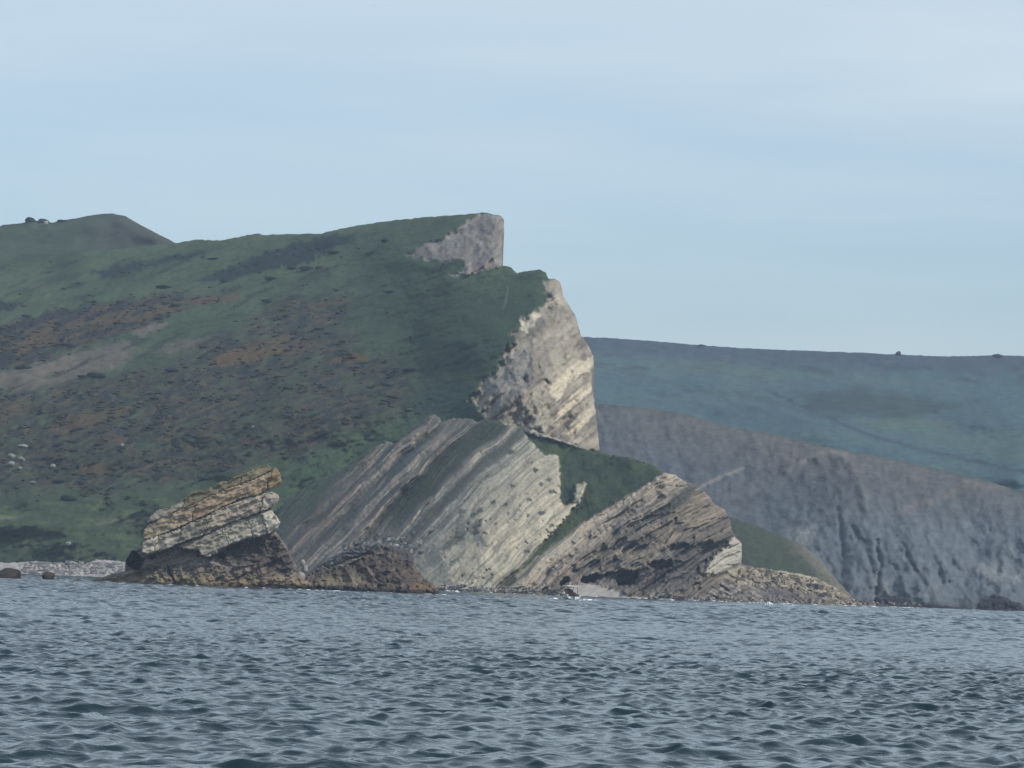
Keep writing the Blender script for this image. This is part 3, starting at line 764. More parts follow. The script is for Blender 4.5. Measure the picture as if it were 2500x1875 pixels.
def depth_st(x, y):
    s, t = strat_coords(x, y)
    led = pmask(LEDGE, x, y, soft=14, amp=8, seed=220)
    gw = pmask(GREEN_W, x, y, soft=5, amp=5, sc=14, seed=221) * (1 - pmask(NOTCH, x, y, soft=3, amp=5, sc=10, seed=222))
    smooth = np.maximum(gw, ss(470, 560, -s + 1100) * 0)
    off = np.interp(s, _bs, _bd)
    lay = 2.0 * gn(s / 22, t / 340, 210) + 1.3 * gn(s / 9.5, t / 220, 211) + .4 * gn(s / 5, t / 120, 214) + 1.8 * fbm(s / 45, t / 110, 2, 212)
    lay = .55 * lay + 2.0 * bricks(s, t, 9, 70, 601) + 3.0 * bricks(s + 5, t, 23, 150, 602) + .9 * bricks(s, t, 4.5, 34, 603)
    lay = lay * np.where((s > 1000) & (s < 1235), .45, 1.0)
    right = ss(1240, 1330, s)
    blk = cells(s / 26 + .2 * gn(t / 20, s / 20, 4), t / 44, 213)[2] - .5
    d = dst(x, y) + (off + lay * (1 + .7 * right) + 4.5 * right * blk + 3 * right * fbm(s / 60, t / 70, 3, 265)) * (1 - led) * (1 - gw)
    d = d + gw * (7 + 2 * fbm(x / 30, y / 30, 3, 215))
    d = d + led * (3.5 * fbm((x + y * 1.4) / 60, (y - .55 * x) / 9, 4, 216) + 2 * (cells(x / 16, (y - .4 * x) / 9, 217)[2] - .5))
    # rounded hollows and tufts in the cream face
    cream = ss(985, 1010, s) * ss(1240, 1225, s)
    d = d * 1.0 + cream * 1.0 * ss(.42, .55, fbm(x / 14, y / 11, 2, 218)) * ss(-.05, .25, fbm(x / 75, y / 60, 2, 264)) - cream * 4.0 * fbm(x / 80, y / 80, 2, 219)
    sm = pmask(SAND, x, y, soft=5, amp=3, sc=18, seed=258)
    d = d * (1 - sm) + dst(x, y) * sm
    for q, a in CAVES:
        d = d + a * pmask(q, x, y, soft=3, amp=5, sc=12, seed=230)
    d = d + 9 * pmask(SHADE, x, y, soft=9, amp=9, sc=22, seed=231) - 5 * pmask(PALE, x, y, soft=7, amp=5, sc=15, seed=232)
    return d + (.45 + .35 * right) * fbm(x / 10, y / 10, 3, 233) * (1 - gw) * (1 - sm)
def paint_st(x, y, sd):
    s, t = strat_coords(x, y)
    col = np.stack([np.interp(s, _bs, _bc[:, k]) for k in range(3)], -1)
    p = Paint(x, y, (0, 0, 0)); p.c = col
    # fade to turf on the far left
    u, v = streak(x, y, math.radians(40))
    lf = ss(640, 560, s + 22 * fbm(x / 60, y / 60, 3, 240) - .45 * (y - 1250) * (y > 1250))
    p.mix(.85 * lf, rgb(.046, .070, .040))
    lowl = ss(1240, 1330, y) * ss(960, 860, s)
    p.mix(.6 * lowl * (1 - lf), rgb(.17, .155, .145))
    rockness = ss(.05, .14, p.c[:, 0])
    p.mix(rockness * .5 * ss(.1, .4, gn(s / 8, t / 90, 241)), rgb(.085, .088, .078))
    p.mix(rockness * .35 * ss(.1, .4, gn(s / 5, t / 70, 242)), rgb(.36, .335, .28))
    p.c = p.c * rgb(1.06, 1.0, .93)
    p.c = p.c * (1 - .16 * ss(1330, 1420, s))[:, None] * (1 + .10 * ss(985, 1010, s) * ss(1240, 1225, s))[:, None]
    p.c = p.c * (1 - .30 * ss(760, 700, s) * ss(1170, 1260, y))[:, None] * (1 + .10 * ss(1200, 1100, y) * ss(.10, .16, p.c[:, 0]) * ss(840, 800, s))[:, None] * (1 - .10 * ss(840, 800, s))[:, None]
    p.mix(.75 * ss(830, 800, s) * ss(-.06, .18, fbm(s / 20, t / 200, 3, 270)), rgb(.050, .058, .054))
    p.mix(.55 * ss(985, 960, s) * ss(.12, .35, fbm(x / 26, y / 22, 4, 271)) * .6, rgb(.048, .058, .038))
    cream = ss(985, 1010, s) * ss(1240, 1225, s)
    p.mix(.35 * cream * ss(1160, 1090, s + 30 * fbm(x / 50, y / 50, 3, 7)), rgb(.27, .245, .195))
    p.mix(.55 * cream * ss(.12, .4, fbm(s / 14, t / 60, 4, 243)), rgb(.20, .18, .14))
    p.mix(.75 * cream * ss(.45, .56, fbm(x / 14, y / 11, 2, 218)) * ss(-.05, .25, fbm(x / 75, y / 60, 2, 264)), rgb(.075, .080, .055))
    for q in ([(1150, 1300), (1165, 1268), (1180, 1265), (1172, 1290), (1158, 1308)], [(1070, 1345), (1110, 1305), (1140, 1300), (1130, 1320), (1095, 1342)], [(1115, 1252), (1125, 1240), (1138, 1246), (1120, 1262)], [(1190, 1110), (1225, 1090), (1222, 1105), (1195, 1122)], [(1240, 1099), (1262, 1096), (1258, 1106), (1244, 1107)], [(1145, 1260), (1185, 1235), (1182, 1246), (1155, 1268)]):
        p.poly(q, rgb(.065, .074, .055), .85, soft=4, amp=7, sc=12, seed=244)
    for (a, b) in [(1250, 1186), (1248, 1104), (1292, 1220), (1205, 1226), (1234, 1232), (1172, 1246), (1320, 1253), (1307, 1147), (1322, 1182), (1346, 1201), (1290, 1258), (1345, 1282), (1308, 1150), (1340, 1171), (1326, 1251)]:
        p.mix(.85 * ss(6, 3, np.hypot((x - a) / 1.3, y - b) + 3 * gn(x / 5, y / 5, 9)), rgb(.045, .050, .040))
    # brown iron-stained broken ground to the right
    right = ss(1330, 1420, s)
    p.mix(.5 * right * ss(0, .4, fbm(s / 40, t / 50, 4, 245)), rgb(.20, .165, .115))
    p.mix(.5 * right * ss(.05, .4, fbm(s / 12, t / 55, 4, 246)), rgb(.048, .046, .050))
    p.poly(SHADE, rgb(.095, .088, .084), .75, soft=10, amp=12, sc=24, seed=231)  # shade of the recessed face, painted into the rock colour
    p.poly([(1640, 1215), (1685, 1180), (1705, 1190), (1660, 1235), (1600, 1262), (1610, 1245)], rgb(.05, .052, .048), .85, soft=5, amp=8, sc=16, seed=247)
    p.poly([(1420, 1400), (1560, 1385), (1650, 1365), (1690, 1400), (1560, 1440), (1430, 1425)], rgb(.085, .080, .082), .35, soft=12, amp=14, sc=22, seed=248)  # painted shadow around the row of caves above the shore
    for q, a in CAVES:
        p.poly(q, rgb(.05, .05, .055), .45, soft=6, amp=8, sc=12, seed=230)  # cave darkness painted in on top of the carved depth
    p.poly(PALE, rgb(.40, .37, .30), .9, soft=4, amp=6, sc=14, seed=232)
    p.poly([(1258, 1402), (1300, 1370), (1380, 1312), (1418, 1300), (1420, 1318), (1340, 1375), (1290, 1420), (1265, 1432)], rgb(.33, .30, .23), .6, soft=6, amp=8, seed=249)
    gw = pmask(GREEN_W, x, y, soft=2.5, amp=5, sc=14, seed=221) * (1 - pmask(NOTCH, x, y, soft=3, amp=5, sc=10, seed=222))
    p.mix(gw, rgb(.034, .048, .027))
    p.mix(gw * .7 * ss(-.1, .4, fbm(x / 60, y / 40, 3, 250)) * ss(1500, 1560, x + y * .2), rgb(.048, .068, .026))
    p.mix(gw * .7 * pmask([(1360, 1180), (1400, 1195), (1405, 1235), (1365, 1235)], x, y, soft=10), rgb(.024, .038, .028))
    # ledges on the far right
    led = pmask(LEDGE, x, y, soft=6, amp=7, seed=220)
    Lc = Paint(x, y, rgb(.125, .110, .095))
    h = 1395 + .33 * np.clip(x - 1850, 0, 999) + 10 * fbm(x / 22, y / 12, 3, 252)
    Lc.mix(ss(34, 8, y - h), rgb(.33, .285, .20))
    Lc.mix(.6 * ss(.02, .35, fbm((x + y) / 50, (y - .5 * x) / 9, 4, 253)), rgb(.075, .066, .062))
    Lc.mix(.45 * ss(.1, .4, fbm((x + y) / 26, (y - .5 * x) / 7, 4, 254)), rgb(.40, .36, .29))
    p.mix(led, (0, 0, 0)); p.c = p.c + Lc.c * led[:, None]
    p.poly([(1860, 1435), (1900, 1425), (1960, 1440), (2010, 1455), (2000, 1470), (1870, 1462)], rgb(.055, .048, .052), .7, soft=7, amp=10, sc=18, seed=255)
    # beach rubble and sand at the foot
    wl = 1443 + .0265 * (x - 1050)
    rub = ss(22, 10, wl - y + 5 * fbm(x / 18, y / 9, 3, 256)) * ss(1060, 1090, x) * ss(1400, 1340, x)
    p.mix(.8 * rub, rgb(.31, .29, .24))
    p.mix(.8 * rub * ss(.05, .3, fbm(x / 22, y / 7, 3, 257)), rgb(.11, .105, .10))
    p.poly(SAND, rgb(.30, .275, .245), .95, soft=2.5, amp=4, sc=18, seed=258)
    wet = ss(4, -3, wl + 2 - y) * ss(1640, 1560, x) * 0
    p.mul(1 + .12 * fbm(x / 8, y / 8, 3, 260) * (.4 + .6 * rockness) + .16 * gn(s / 5, t / 110, 261) + .14 * gn(s / 11, t / 160, 262) + rockness * (.34 * bricks(s, t, 9, 70, 601) + .30 * bricks(s + 5, t, 23, 150, 602) + .22 * bricks(s, t, 4.5, 34, 603)) * np.where((s > 1000) & (s < 1235), .45, 1.0))
    return p.c
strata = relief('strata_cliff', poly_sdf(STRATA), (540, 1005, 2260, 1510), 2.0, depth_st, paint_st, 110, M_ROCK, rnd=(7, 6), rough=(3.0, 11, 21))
tag(strata, kind='structure')

# ------------------------------------------------------------------ LEFT BEACH
BEACH = [(-450, 1376), (0, 1374), (50, 1373), (90, 1370), (120, 1378), (190, 1377), (215, 1374), (235, 1366), (280, 1369), (320, 1374), (420, 1385), (700, 1400), (760, 1450), (-450, 1435)]
dbe = tps([(-450, 1376, 1478), (0, 1374, 1478), (300, 1370, 1478), (700, 1400, 1478), (-450, 1430, 1420), (200, 1430, 1415), (700, 1445, 1415), (0, 1400, 1450), (400, 1410, 1450)])
def depth_be(x, y):
    return dbe(x, y) - 2.5 * (cells(x / 17, y / 9, 300)[2] - .3) * ss(-40, 90, x) - 1.2 * fbm(x / 14, y / 8, 3, 301)
def paint_be(x, y, s):
    p = Paint(x, y, rgb(.30, .275, .26))
    p.mul(.82 + .35 * cells(x / 17, y / 9, 300)[2])
    p.mix(.6 * ss(.05, .35, fbm(x / 26, y / 10, 4, 302)) * ss(60, 130, x), rgb(.22, .21, .21))
    p.mix(.5 * ss(.1, .35, fbm(x / 18, y / 9, 4, 303)), rgb(.50, .48, .42))
    p.mul(1 + .15 * fbm(x / 6, y / 4, 3, 304))
    return p.c
beach = relief('pebble_beach', poly_sdf(BEACH), (-450, 1360, 770, 1440), 2.5, depth_be, paint_be, 12, M_ROCK, rnd=(4, 3), rough=(3, 9, 31))
tag(beach, kind='structure')

# ------------------------------------------------------------------ SEA STACK (tilted slabs)
def c8(pts): return [(200 + .2712 * a, 1100 + .2712 * b) for a, b in pts]
def rock_paint(base, seed, accents=(), th=math.radians(21), wet=0.0):
    def f(x, y, s):
        u, v = streak(x, y, th)
        p = Paint(x, y, base)
        p.mix(.45 * ss(0.05, .45, fbm(u / 30, v / 10, 3, seed)), np.asarray(base) * .6)
        p.mix(.45 * ss(.08, .42, fbm(u / 16, v / 8, 4, seed + 1)), np.asarray(base) * 1.4 + .015)
        for a in accents:
            p.poly(a[0], a[1], a[2], soft=4, amp=7, sc=14, seed=seed + 5)
        p.mix(.5 * ss(.36, .50, fbm(u / 12, v / 5, 3, seed + 2)), np.asarray(base) * .35)
        p.mul(1 + .16 * fbm(x / 4, y / 4, 3, seed + 3) + .28 * bricks(v + 3 * gn(u / 25, v / 15, 5), u, 9, 34, 620 + seed % 3, .3))
        return p.c
    return f
stack = empty('sea_stack', tuple(U(470, water_y(470, 1000), 1000)))
tag(stack, 'tall leaning sea stack of tilted pale limestone slabs on a dark base', 'rock')
SO = tuple(stack.location)
CORE = c8([(395, 985), (430, 930), (470, 885), (520, 862), (560, 845), (640, 770), (620, 700), (700, 600), (1000, 530), (1300, 390), (1640, 250), (1730, 230), (1745, 330), (1700, 420), (1720, 560), (1740, 660), (1740, 730), (1780, 770), (1830, 840), (1880, 930), (1925, 1020), (1938, 1110), (2010, 1165), (2090, 1215), (2090, 1300), (60, 1300), (30, 1180), (200, 1130), (330, 1098), (430, 1080), (405, 1040)])
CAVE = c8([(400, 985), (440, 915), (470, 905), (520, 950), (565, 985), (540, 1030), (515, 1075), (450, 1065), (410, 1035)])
HOLES = [(c8([(1030, 880), (1060, 905), (1080, 945), (1045, 955)]), 3), (c8([(1215, 945), (1250, 920), (1285, 940), (1280, 975), (1230, 970)]), 3), (c8([(600, 960), (650, 945), (680, 960), (630, 980)]), 2)]
dco = tps([(300, 1330, 1002.5), (340, 1450, 998), (300, 1420, 1001), (480, 1440, 994), (650, 1440, 995), (760, 1440, 1001), (680, 1310, 1001), (600, 1290, 1001.5), (450, 1330, 1000.5), (600, 1380, 998), (500, 1250, 1003), (660, 1200, 1003), (700, 1380, 1001), (240, 1430, 1002), (450, 1390, 998)])
def depth_core(x, y):
    u, v = streak(x, y, math.radians(24))
    d = dco(x, y) + 1.3 * bricks(v + 6 * fbm(u / 40, v / 30, 2, 6), u, 14, 44, 641, .3) + .45 * bricks(v, u, 5, 18, 642, .35) - 1.2 * fbm(x / 45, y / 35, 2, 643) - 1.0 * ridg(u / 40, v / 16, 4, 401) - .9 * fbm(x / 16, y / 12, 4, 402) + .5 * (cells(x / 13, y / 9, 404)[2] - .5)
    d = d + 16 * pmask(CAVE, x, y, soft=1.5, amp=3, sc=10, seed=403)
    for q, a in HOLES: d = d + 2 * a * pmask(q, x, y, soft=2, amp=2, sc=8)
    d = d + 1.6 * line_mask(c8([(770, 1030), (790, 1100), (840, 1190)]), x, y, 1.5, soft=1.5, amp=1)
    return d
def paint_core(x, y, s):
    u, v = streak(x, y, math.radians(24))
    p = Paint(x, y, rgb(.175, .145, .118))
    p.mix(.7 * ss(0.02, .35, fbm(u / 40, v / 18, 4, 410)), rgb(.068, .058, .052))
    p.mix(.55 * ss(.08, .4, fbm(u / 22, v / 12, 4, 411)), rgb(.20, .17, .135))
    p.poly(c8([(1300, 850), (1700, 740), (1800, 800), (1900, 1000), (1920, 1080), (1750, 1130), (1600, 1060), (1250, 980)]), rgb(.058, .047, .042), .8, soft=8, amp=10, sc=20, seed=412)
    
    p.poly(c8([(430, 870), (560, 850), (900, 800), (1080, 940), (1250, 960), (1240, 1040), (900, 1030), (620, 1020), (540, 960)]), rgb(.24, .21, .175), .7, soft=10, amp=12, sc=18, seed=418)
    # tan band just above the tide line, weed below it
    foot = ss(1395, 1412, y - .03 * (x - 450) - 12 * ss(480, 240, x) + 5 * fbm(x / 26, y / 14, 3, 414))
    p.mix(.8 * foot, rgb(.225, .175, .10))
    p.mix(.6 * foot * ss(.0, .35, fbm(x / 30, y / 9, 4, 416)), rgb(.085, .065, .035))
    p.poly(c8([(1480, 1050), (1620, 1020), (1720, 1110), (1560, 1130), (1480, 1100)]), rgb(.20, .15, .115), .6, soft=7, amp=8)
    weed = ss(1421, 1430, y - .030 * (x - 450) + 4 * fbm(x / 30, y / 14, 3, 415) + 7 * ss(560, 650, x) - 6 * ss(420, 300, x))
    p.mix(.92 * weed, rgb(.022, .020, .013))
    p.line(c8([(770, 1030), (790, 1100), (840, 1190)]), rgb(.02, .018, .015), 1.6, .9, soft=1.5, amp=1)
    p.mix(pmask(CAVE, x, y, soft=2, amp=3, sc=10, seed=403) * .9, rgb(.02, .018, .018))  # inside of the cave painted near black as shade, besides its recess
    p.mul(1 + .3 * fbm(x / 5, y / 4, 3, 417))
    return p.c
core = relief('rock_base', poly_sdf(CORE), (195, 1240, 780, 1460), 1.3, depth_core, paint_core, 26, M_NEAR, rnd=(7, 4), rough=(3, 9, 41), parent=stack, origin=SO)

OLV = rgb(.25, .21, .125); TAN = rgb(.32, .255, .17); GRY = rgb(.34, .30, .235); WHT = rgb(.50, .45, .36)
SLABS = [
    (c8([(590, 640), (615, 590), (650, 560), (690, 535), (760, 520), (850, 480), (885, 460), (940, 410), (1030, 355), (1070, 362), (1110, 372), (1125, 350), (1200, 310), (1250, 280), (1330, 272), (1360, 240), (1480, 200), (1540, 165), (1610, 140), (1660, 130), (1695, 142), (1705, 175), (1690, 200), (1600, 240), (1480, 285), (1400, 320), (1300, 350), (1200, 400), (1100, 436), (1000, 492), (860, 550), (740, 604), (640, 650)]), 999.5, rgb(.225, .185, .105), [437, 560], [GRY * .8, OLV * .75, OLV * .85]),
    (c8([(600, 665), (650, 650), (740, 600), (860, 545), (1000, 488), (1100, 434), (1200, 396), (1300, 345), (1400, 318), (1600, 238), (1700, 190), (1715, 150), (1760, 165), (1780, 200), (1800, 275), (1780, 300), (1740, 325), (1700, 340), (1640, 365), (1580, 400), (1500, 410), (1400, 440), (1300, 492), (1180, 550), (1080, 600), (960, 650), (870, 690), (780, 735), (700, 765), (620, 790), (570, 800), (548, 760), (560, 715)]), 998.0, TAN, [470, 632], [TAN * .95, TAN * rgb(1.0, .93, .88), rgb(.31, .215, .11)]),
    (c8([(548, 835), (600, 800), (660, 775), (745, 755), (800, 735), (880, 705), (970, 655), (1090, 608), (1180, 560), (1300, 500), (1420, 455), (1540, 425), (1640, 385), (1710, 370), (1765, 395), (1772, 440), (1740, 480), (1700, 510), (1560, 572), (1400, 625), (1280, 670), (1150, 735), (1060, 775), (980, 802), (880, 835), (780, 880), (700, 905), (600, 930), (540, 920)]), 996.6, GRY, [403, 455, 512, 632], [WHT * .85, GRY * .95, GRY * .75, GRY * rgb(1, .95, .92), GRY * 1.12]),
    (c8([(860, 860), (980, 812), (1060, 785), (1150, 742), (1280, 680), (1400, 632), (1560, 580), (1640, 545), (1700, 535), (1750, 590), (1785, 650), (1765, 690), (1735, 720), (1640, 760), (1560, 780), (1450, 805), (1350, 835), (1270, 880), (1200, 930), (1120, 958), (1075, 945), (1050, 890), (950, 890)]), 997.6, WHT * .8, [530, 600, 640], [GRY * .9, WHT * .68, WHT * .85, WHT * 1.0]),
]
TS = math.radians(23)
for li, (P, dep, base, cuts, cols) in enumerate(SLABS):
    edges = [0] + cuts + [2000]
    for bi in range(len(edges) - 1):
        e0, e1 = edges[bi], edges[bi + 1]
        lean = .30 if li < 3 else -.38
        def sdf(x, y, P=P, e0=e0, e1=e1, lean=lean):
            q = x + lean * (y - 1260) + 5 * gn(y / 17, x / 60, 77)
            return np.maximum(psd(P, x, y), np.maximum(e0 + .25 - q, q - e1 + .25) / math.hypot(1, lean))
        px = [a for a, b in P]; py = [b for a, b in P]
        bx0 = max(min(px) - 5, e0 - 30); bx1 = min(max(px) + 5, e1 + 30)
        if bx1 - bx0 < 6: continue
        off = random.uniform(-.3, .3)
        def dfn(x, y, dep=dep, off=off, li=li, bi=bi):
            u, v = streak(x, y, TS)
            return dep + off + (x - 470) * -.004 + .03 * (1250 - y) * .5 - .5 * fbm(u / 22, v / 12, 2, 430 + li) + .9 * bricks(v + 3 * gn(u / 25, v / 15, 5), u, 10, 34, 620 + li, .3) + .3 * bricks(v, u, 4.2, 14, 630 + li, .35) - .2 * (cells(u / 15, v / 7, 450 + li)[2] - .5)
        relief('rock_slab', sdf, (bx0, min(py) - 5, bx1, max(py) + 5), 1.15, dfn, rock_paint(cols[min(bi, len(cols) - 1)], 460 + li * 20 + bi), 9.0, M_NEAR, rnd=(2.0, .5), rough=(3.0, 6, 50 + li), parent=stack, origin=SO, flat_back=True)

# ------------------------------------------------------------------ LOW SECOND ROCK
low = empty('low_sea_rock', tuple(U(900, water_y(900, 1020), 1020)))
tag(low, 'low dark brown rock with a rounded hump just right of the tall stack', 'rock')
LO = tuple(low.location)
LOWP = [(640, 1437), (700, 1428), (735, 1424), (745, 1408), (762, 1400), (790, 1390), (819, 1378), (855, 1362), (883, 1356), (905, 1345), (919, 1344), (935, 1330), (948, 1333), (960, 1328), (978, 1338), (1000, 1342), (1008, 1360), (1012, 1378), (1022, 1393), (1036, 1411), (1045, 1419), (1060, 1427), (1072, 1445), (1076, 1455), (1076, 1475), (640, 1470)]
dlo = tps([(640, 1440, 1020), (760, 1400, 1024), (900, 1350, 1028), (980, 1340, 1030), (1020, 1390, 1026), (1070, 1450, 1020), (760, 1440, 1012), (900, 1445, 1010), (1000, 1450, 1010), (900, 1400, 1016), (980, 1380, 1018)])
def depth_low(x, y):
    return dlo(x, y) + 1.0 * bricks(y * .8 - x * .4 + 9 * fbm(x / 40, y / 40, 2, 6), x, 19, 40, 651, .3) - 2.2 * fbm(x / 38, y / 30, 2, 652) - 1.5 * ridg(x / 34, y / 26, 4, 501) - 1.1 * fbm(x / 12, y / 12, 4, 502) + .9 * (cells(x / 17, y / 13, 503)[2] - .5)
def paint_low(x, y, s):
    p = Paint(x, y, rgb(.088, .068, .052))
    p.mix(.7 * ss(0, .3, fbm(x / 22, y / 18, 4, 510)), rgb(.045, .036, .034))
    p.mix(.6 * ss(.08, .4, fbm(x / 15, y / 20, 4, 511)), rgb(.165, .135, .105))
    p.poly([(750, 1430), (780, 1410), (850, 1405), (890, 1412), (900, 1425), (830, 1432)], rgb(.19, .155, .10), .7, soft=5, amp=7, sc=12, seed=512)
    p.poly([(1000, 1432), (1020, 1422), (1050, 1426), (1072, 1450), (1000, 1448)], rgb(.15, .10, .055), .7, soft=4, amp=5)
    p.poly([(930, 1340), (960, 1332), (1000, 1345), (1015, 1385), (990, 1370), (960, 1350)], rgb(.05, .048, .055), .7, soft=5, amp=7)
    weed = ss(1428, 1438, y - .036 * (x - 850) + 5 * fbm(x / 22, y / 10, 3, 514))
    p.mix(.9 * weed, rgb(.022, .018, .016))
    p.mul(1 + .35 * fbm(x / 5, y / 5, 3, 515))
    return p.c
relief('rock_base', poly_sdf(LOWP), (640, 1320, 1085, 1475), 1.3, depth_low, paint_low, 20, M_NEAR, rnd=(6, 3.5), rough=(4, 9, 61), parent=low, origin=LO)
for q, dep, c, sd0 in (([(752, 1402), (790, 1370), (830, 1350), (880, 1330), (920, 1325), (905, 1345), (883, 1356), (855, 1363), (819, 1380), (780, 1398), (756, 1412)], 1026, rgb(.12, .12, .125), 1),
                       ([(752, 1414), (780, 1400), (819, 1384), (860, 1366), (885, 1360), (860, 1376), (800, 1402), (762, 1418)], 1022, rgb(.17, .155, .135), 2)):
    px = [a for a, b in q]; py = [b for a, b in q]
    relief('rock_slab', poly_sdf(q), (min(px) - 3, min(py) - 3, max(px) + 3, max(py) + 3), 1.2, lambda x, y, dep=dep: dep - .5 * fbm(x / 14, y / 6, 4, 520), rock_paint(c, 530 + sd0, th=math.radians(30)), 8, M_NEAR, rnd=(4, 1.5), rough=(2, 8, 60 + sd0), parent=low, origin=LO, flat_back=True)

# ------------------------------------------------------------------ boulders and small rocks
def blob(name, loc, size, col, mat, seed, sub=3, sink=0.3, parent=None, blocky=0.35, rz=None):
    import bmesh
    r = np.random.default_rng(seed)
    bm = bmesh.new(); bmesh.ops.create_icosphere(bm, subdivisions=sub, radius=1.0)
    V = np.array([v.co[:] for v in bm.verts]); Fc = np.array([[v.index for v in f.verts] for f in bm.faces]); bm.free()
    d = V / np.linalg.norm(V, axis=1)[:, None]
    # planar cuts make it a stone, not a ball
    k = np.ones(len(V))
    for _ in range(9):
        nrm = r.normal(size=3); nrm /= np.linalg.norm(nrm); h = r.uniform(.55, .9)
        dt = d @ nrm
        k = np.where(dt * k > h, h / np.maximum(dt, 1e-3), k)
    k = k * (1 + .10 * fbm(d[:, 0] * 2 + seed, d[:, 1] * 2 + d[:, 2] * 1.7, 3, seed))
    P = d * k[:, None]
    P[:, 2] += 1 - 2 * sink
    P = P * np.array(size)
    a = rz if rz is not None else r.uniform(-.4, .4)
    ca, sa = math.cos(a), math.sin(a)
    P = np.stack([P[:, 0] * ca - P[:, 1] * sa, P[:, 0] * sa + P[:, 1] * ca, P[:, 2]], 1)
    cc = np.asarray(col) * (1 + .35 * fbm(P[:, 0] * 1.3 + seed, P[:, 2] * 2.2 + P[:, 1], 3, seed + 3))[:, None]
    o = mkmesh(name, P, [Fc], cc, mat, True, parent)
    o.location = loc
    return o

DARKR = rgb(.050, .038, .028)
for (x, dist, sx, sz, lab, sd0) in (
        (15, 1000, 3.9, 2.0, 'dark brown humped rock in the water at the left edge of the picture', 11),
        (118, 1000, 1.75, 1.45, 'small dark flat-topped rock in the water between the left edge and the stack', 12),
        (196, 1000, 2.2, .45, 'low flat reddish rock awash beside the left tip of the stack', 13)):
    p = U(x, water_y(x, dist), dist)
    o = blob('sea_rock', (p[0], p[1], -.25), (sx, 2.2, sz + .15), DARKR * (1.3 if sd0 == 13 else 1), M_NEAR, sd0, 4, sink=.25, rz=0)
    tag(o, lab, 'rock')

def on_head(x, y):
    return U(np.array([float(x)]), np.array([float(y)]), depth_head(np.array([float(x)]), np.array([float(y)])))[0]
CH = rgb(.22, .23, .20)
for i, (x, y, sx, sz, lab) in enumerate((
        (29, 1118, 1.9, .9, 'pale grey boulder on the lower hillside, uppermost of the cluster at the left edge'),
        (52, 1126, 1.8, 1.0, 'rounded whitish boulder on the lower hillside, rightmost of the cluster at the left edge'),
        (29, 1136, 2.0, .9, 'pale boulder on the lower hillside, lowest of the cluster at the left edge'),
        (49, 1146, 1.3, .7, 'small dull grey boulder just below the whitish boulder cluster'),
        (57, 1091, 2.6, .6, 'long flat pale boulder on the hillside above the boulder cluster'),
        (128, 1141, 1.6, .8, 'single cream boulder on the lower hillside right of the boulder cluster'),
        (298, 1089, 1.1, .6, 'small white stone on the hillside far above the left end of the stack'),
        (80, 1181, 1.5, .6, 'dull grey-green boulder on the hillside below the cream boulder'),
        (618, 1043, .8, .4, 'tiny pale stone on the slope above the top of the stack'),
        (166, 1329, 1.8, .6, 'yellowish pale stone in the green turf above the beach'))):
    p = on_head(x, y)
    o = blob('boulder', (p[0], p[1] - 1.0, p[2] - .3), (sx * .85, 1.5, sz * 1.35), CH * (.7 if i in (3, 7) else 1), M_ROCK, 30 + i, 3, sink=.15)
    tag(o, lab, 'boulder', 'boulders scattered on the hillside')

# outcrop boulders on the crest of the back hill
for i, (x, y, sx, sz, lab) in enumerate(((74, 545, 3.6, 2.2, 'dark rounded bush on the skyline of the back hill, leftmost'), (104, 546, 3.6, 1.8, 'dark low bush on the skyline beside the pale outcrop of the back hill'), (150, 541, 2.6, 1.0, 'small dark bush on the skyline left of the back hill summit'))):
    p = U(x, y, 2312)
    o = blob('bush', (p[0], p[1], p[2] - .3), (sx, 3, sz), rgb(.025, .035, .028), M_BUSH, 60 + i, 3, .1)
    tag(o, lab, 'bush')
p = U(115, 548, 2300)
o = blob('boulder', (p[0], p[1] - 4, p[2] - 1.0), (1.6, 1.5, 1.5), rgb(.33, .32, .28), M_ROCK, 66, 3, .1)
tag(o, 'pale outcrop boulder on the skyline of the back hill', 'boulder')
for i, (x, y, sx, sz, lab) in enumerate(((2193, 866, 2.8, 1.8, 'dark lone bush standing on the crest of the far hill'), (2435, 871, 5.0, 1.6, 'low dark bush on the far hill crest near the right edge'), (1712, 845, 4.0, 1.2, 'low dark bush on the far hill crest left of the lone bush'))):
    dd0 = depth_far(np.array([float(x)]), np.array([float(y)]))[0] + 25
    p = U(x, y, dd0)
    o = blob('bush', (p[0], p[1], p[2] - .4), (sx, 4, sz), rgb(.025, .032, .028), M_BUSH, 70 + i, 3, .1)
    tag(o, lab, 'bush')

# single bushes on the green slope that can be picked out
BUSHES = [(940, 591, 2.4, 1.5, 'small dark bush alone on the smooth turf below the summit ridge'), (904, 621, 2.2, .9, 'tiny dark bush on the turf below the small bush of the summit slope'),
          (818, 618, 4.4, .9, 'long dark bush on the turf just right of the dark scrub band'), (711, 656, 2.8, 1.0, 'round dark bush just below the dark scrub band, left one of two'),
          (744, 660, 4.0, 1.6, 'larger dark bush just below the dark scrub band, right one of two'), (660, 682, 3.2, 1.0, 'low dark bush on the turf left of the two bushes below the scrub band'),
          (1000, 905, 3.6, 1.0, 'black-green bush at the tip of the brown scrub, left of the main crag'), (952, 714, 3.6, .9, 'flat dark bush in the middle of the green slope'),
          (400, 702, 4.0, .9, 'long dark bush above the rust-brown scrub on the left slope'), (520, 633, 3.0, .8, 'small dark bush at the right end of the upper left scrub band'),
          (655, 737, 3.2, 1.0, 'dark bush left of the brown scrub in the middle of the slope'), (420, 906, 3.0, 1.1, 'dark bush below the pinkish bare ground'),
          (235, 921, 4.2, 1.4, 'wide dark bush at the right end of the pinkish bare ground'), (170, 1220, 3.4, 1.4, 'dark bush in the bright turf near the foot of the slope')]
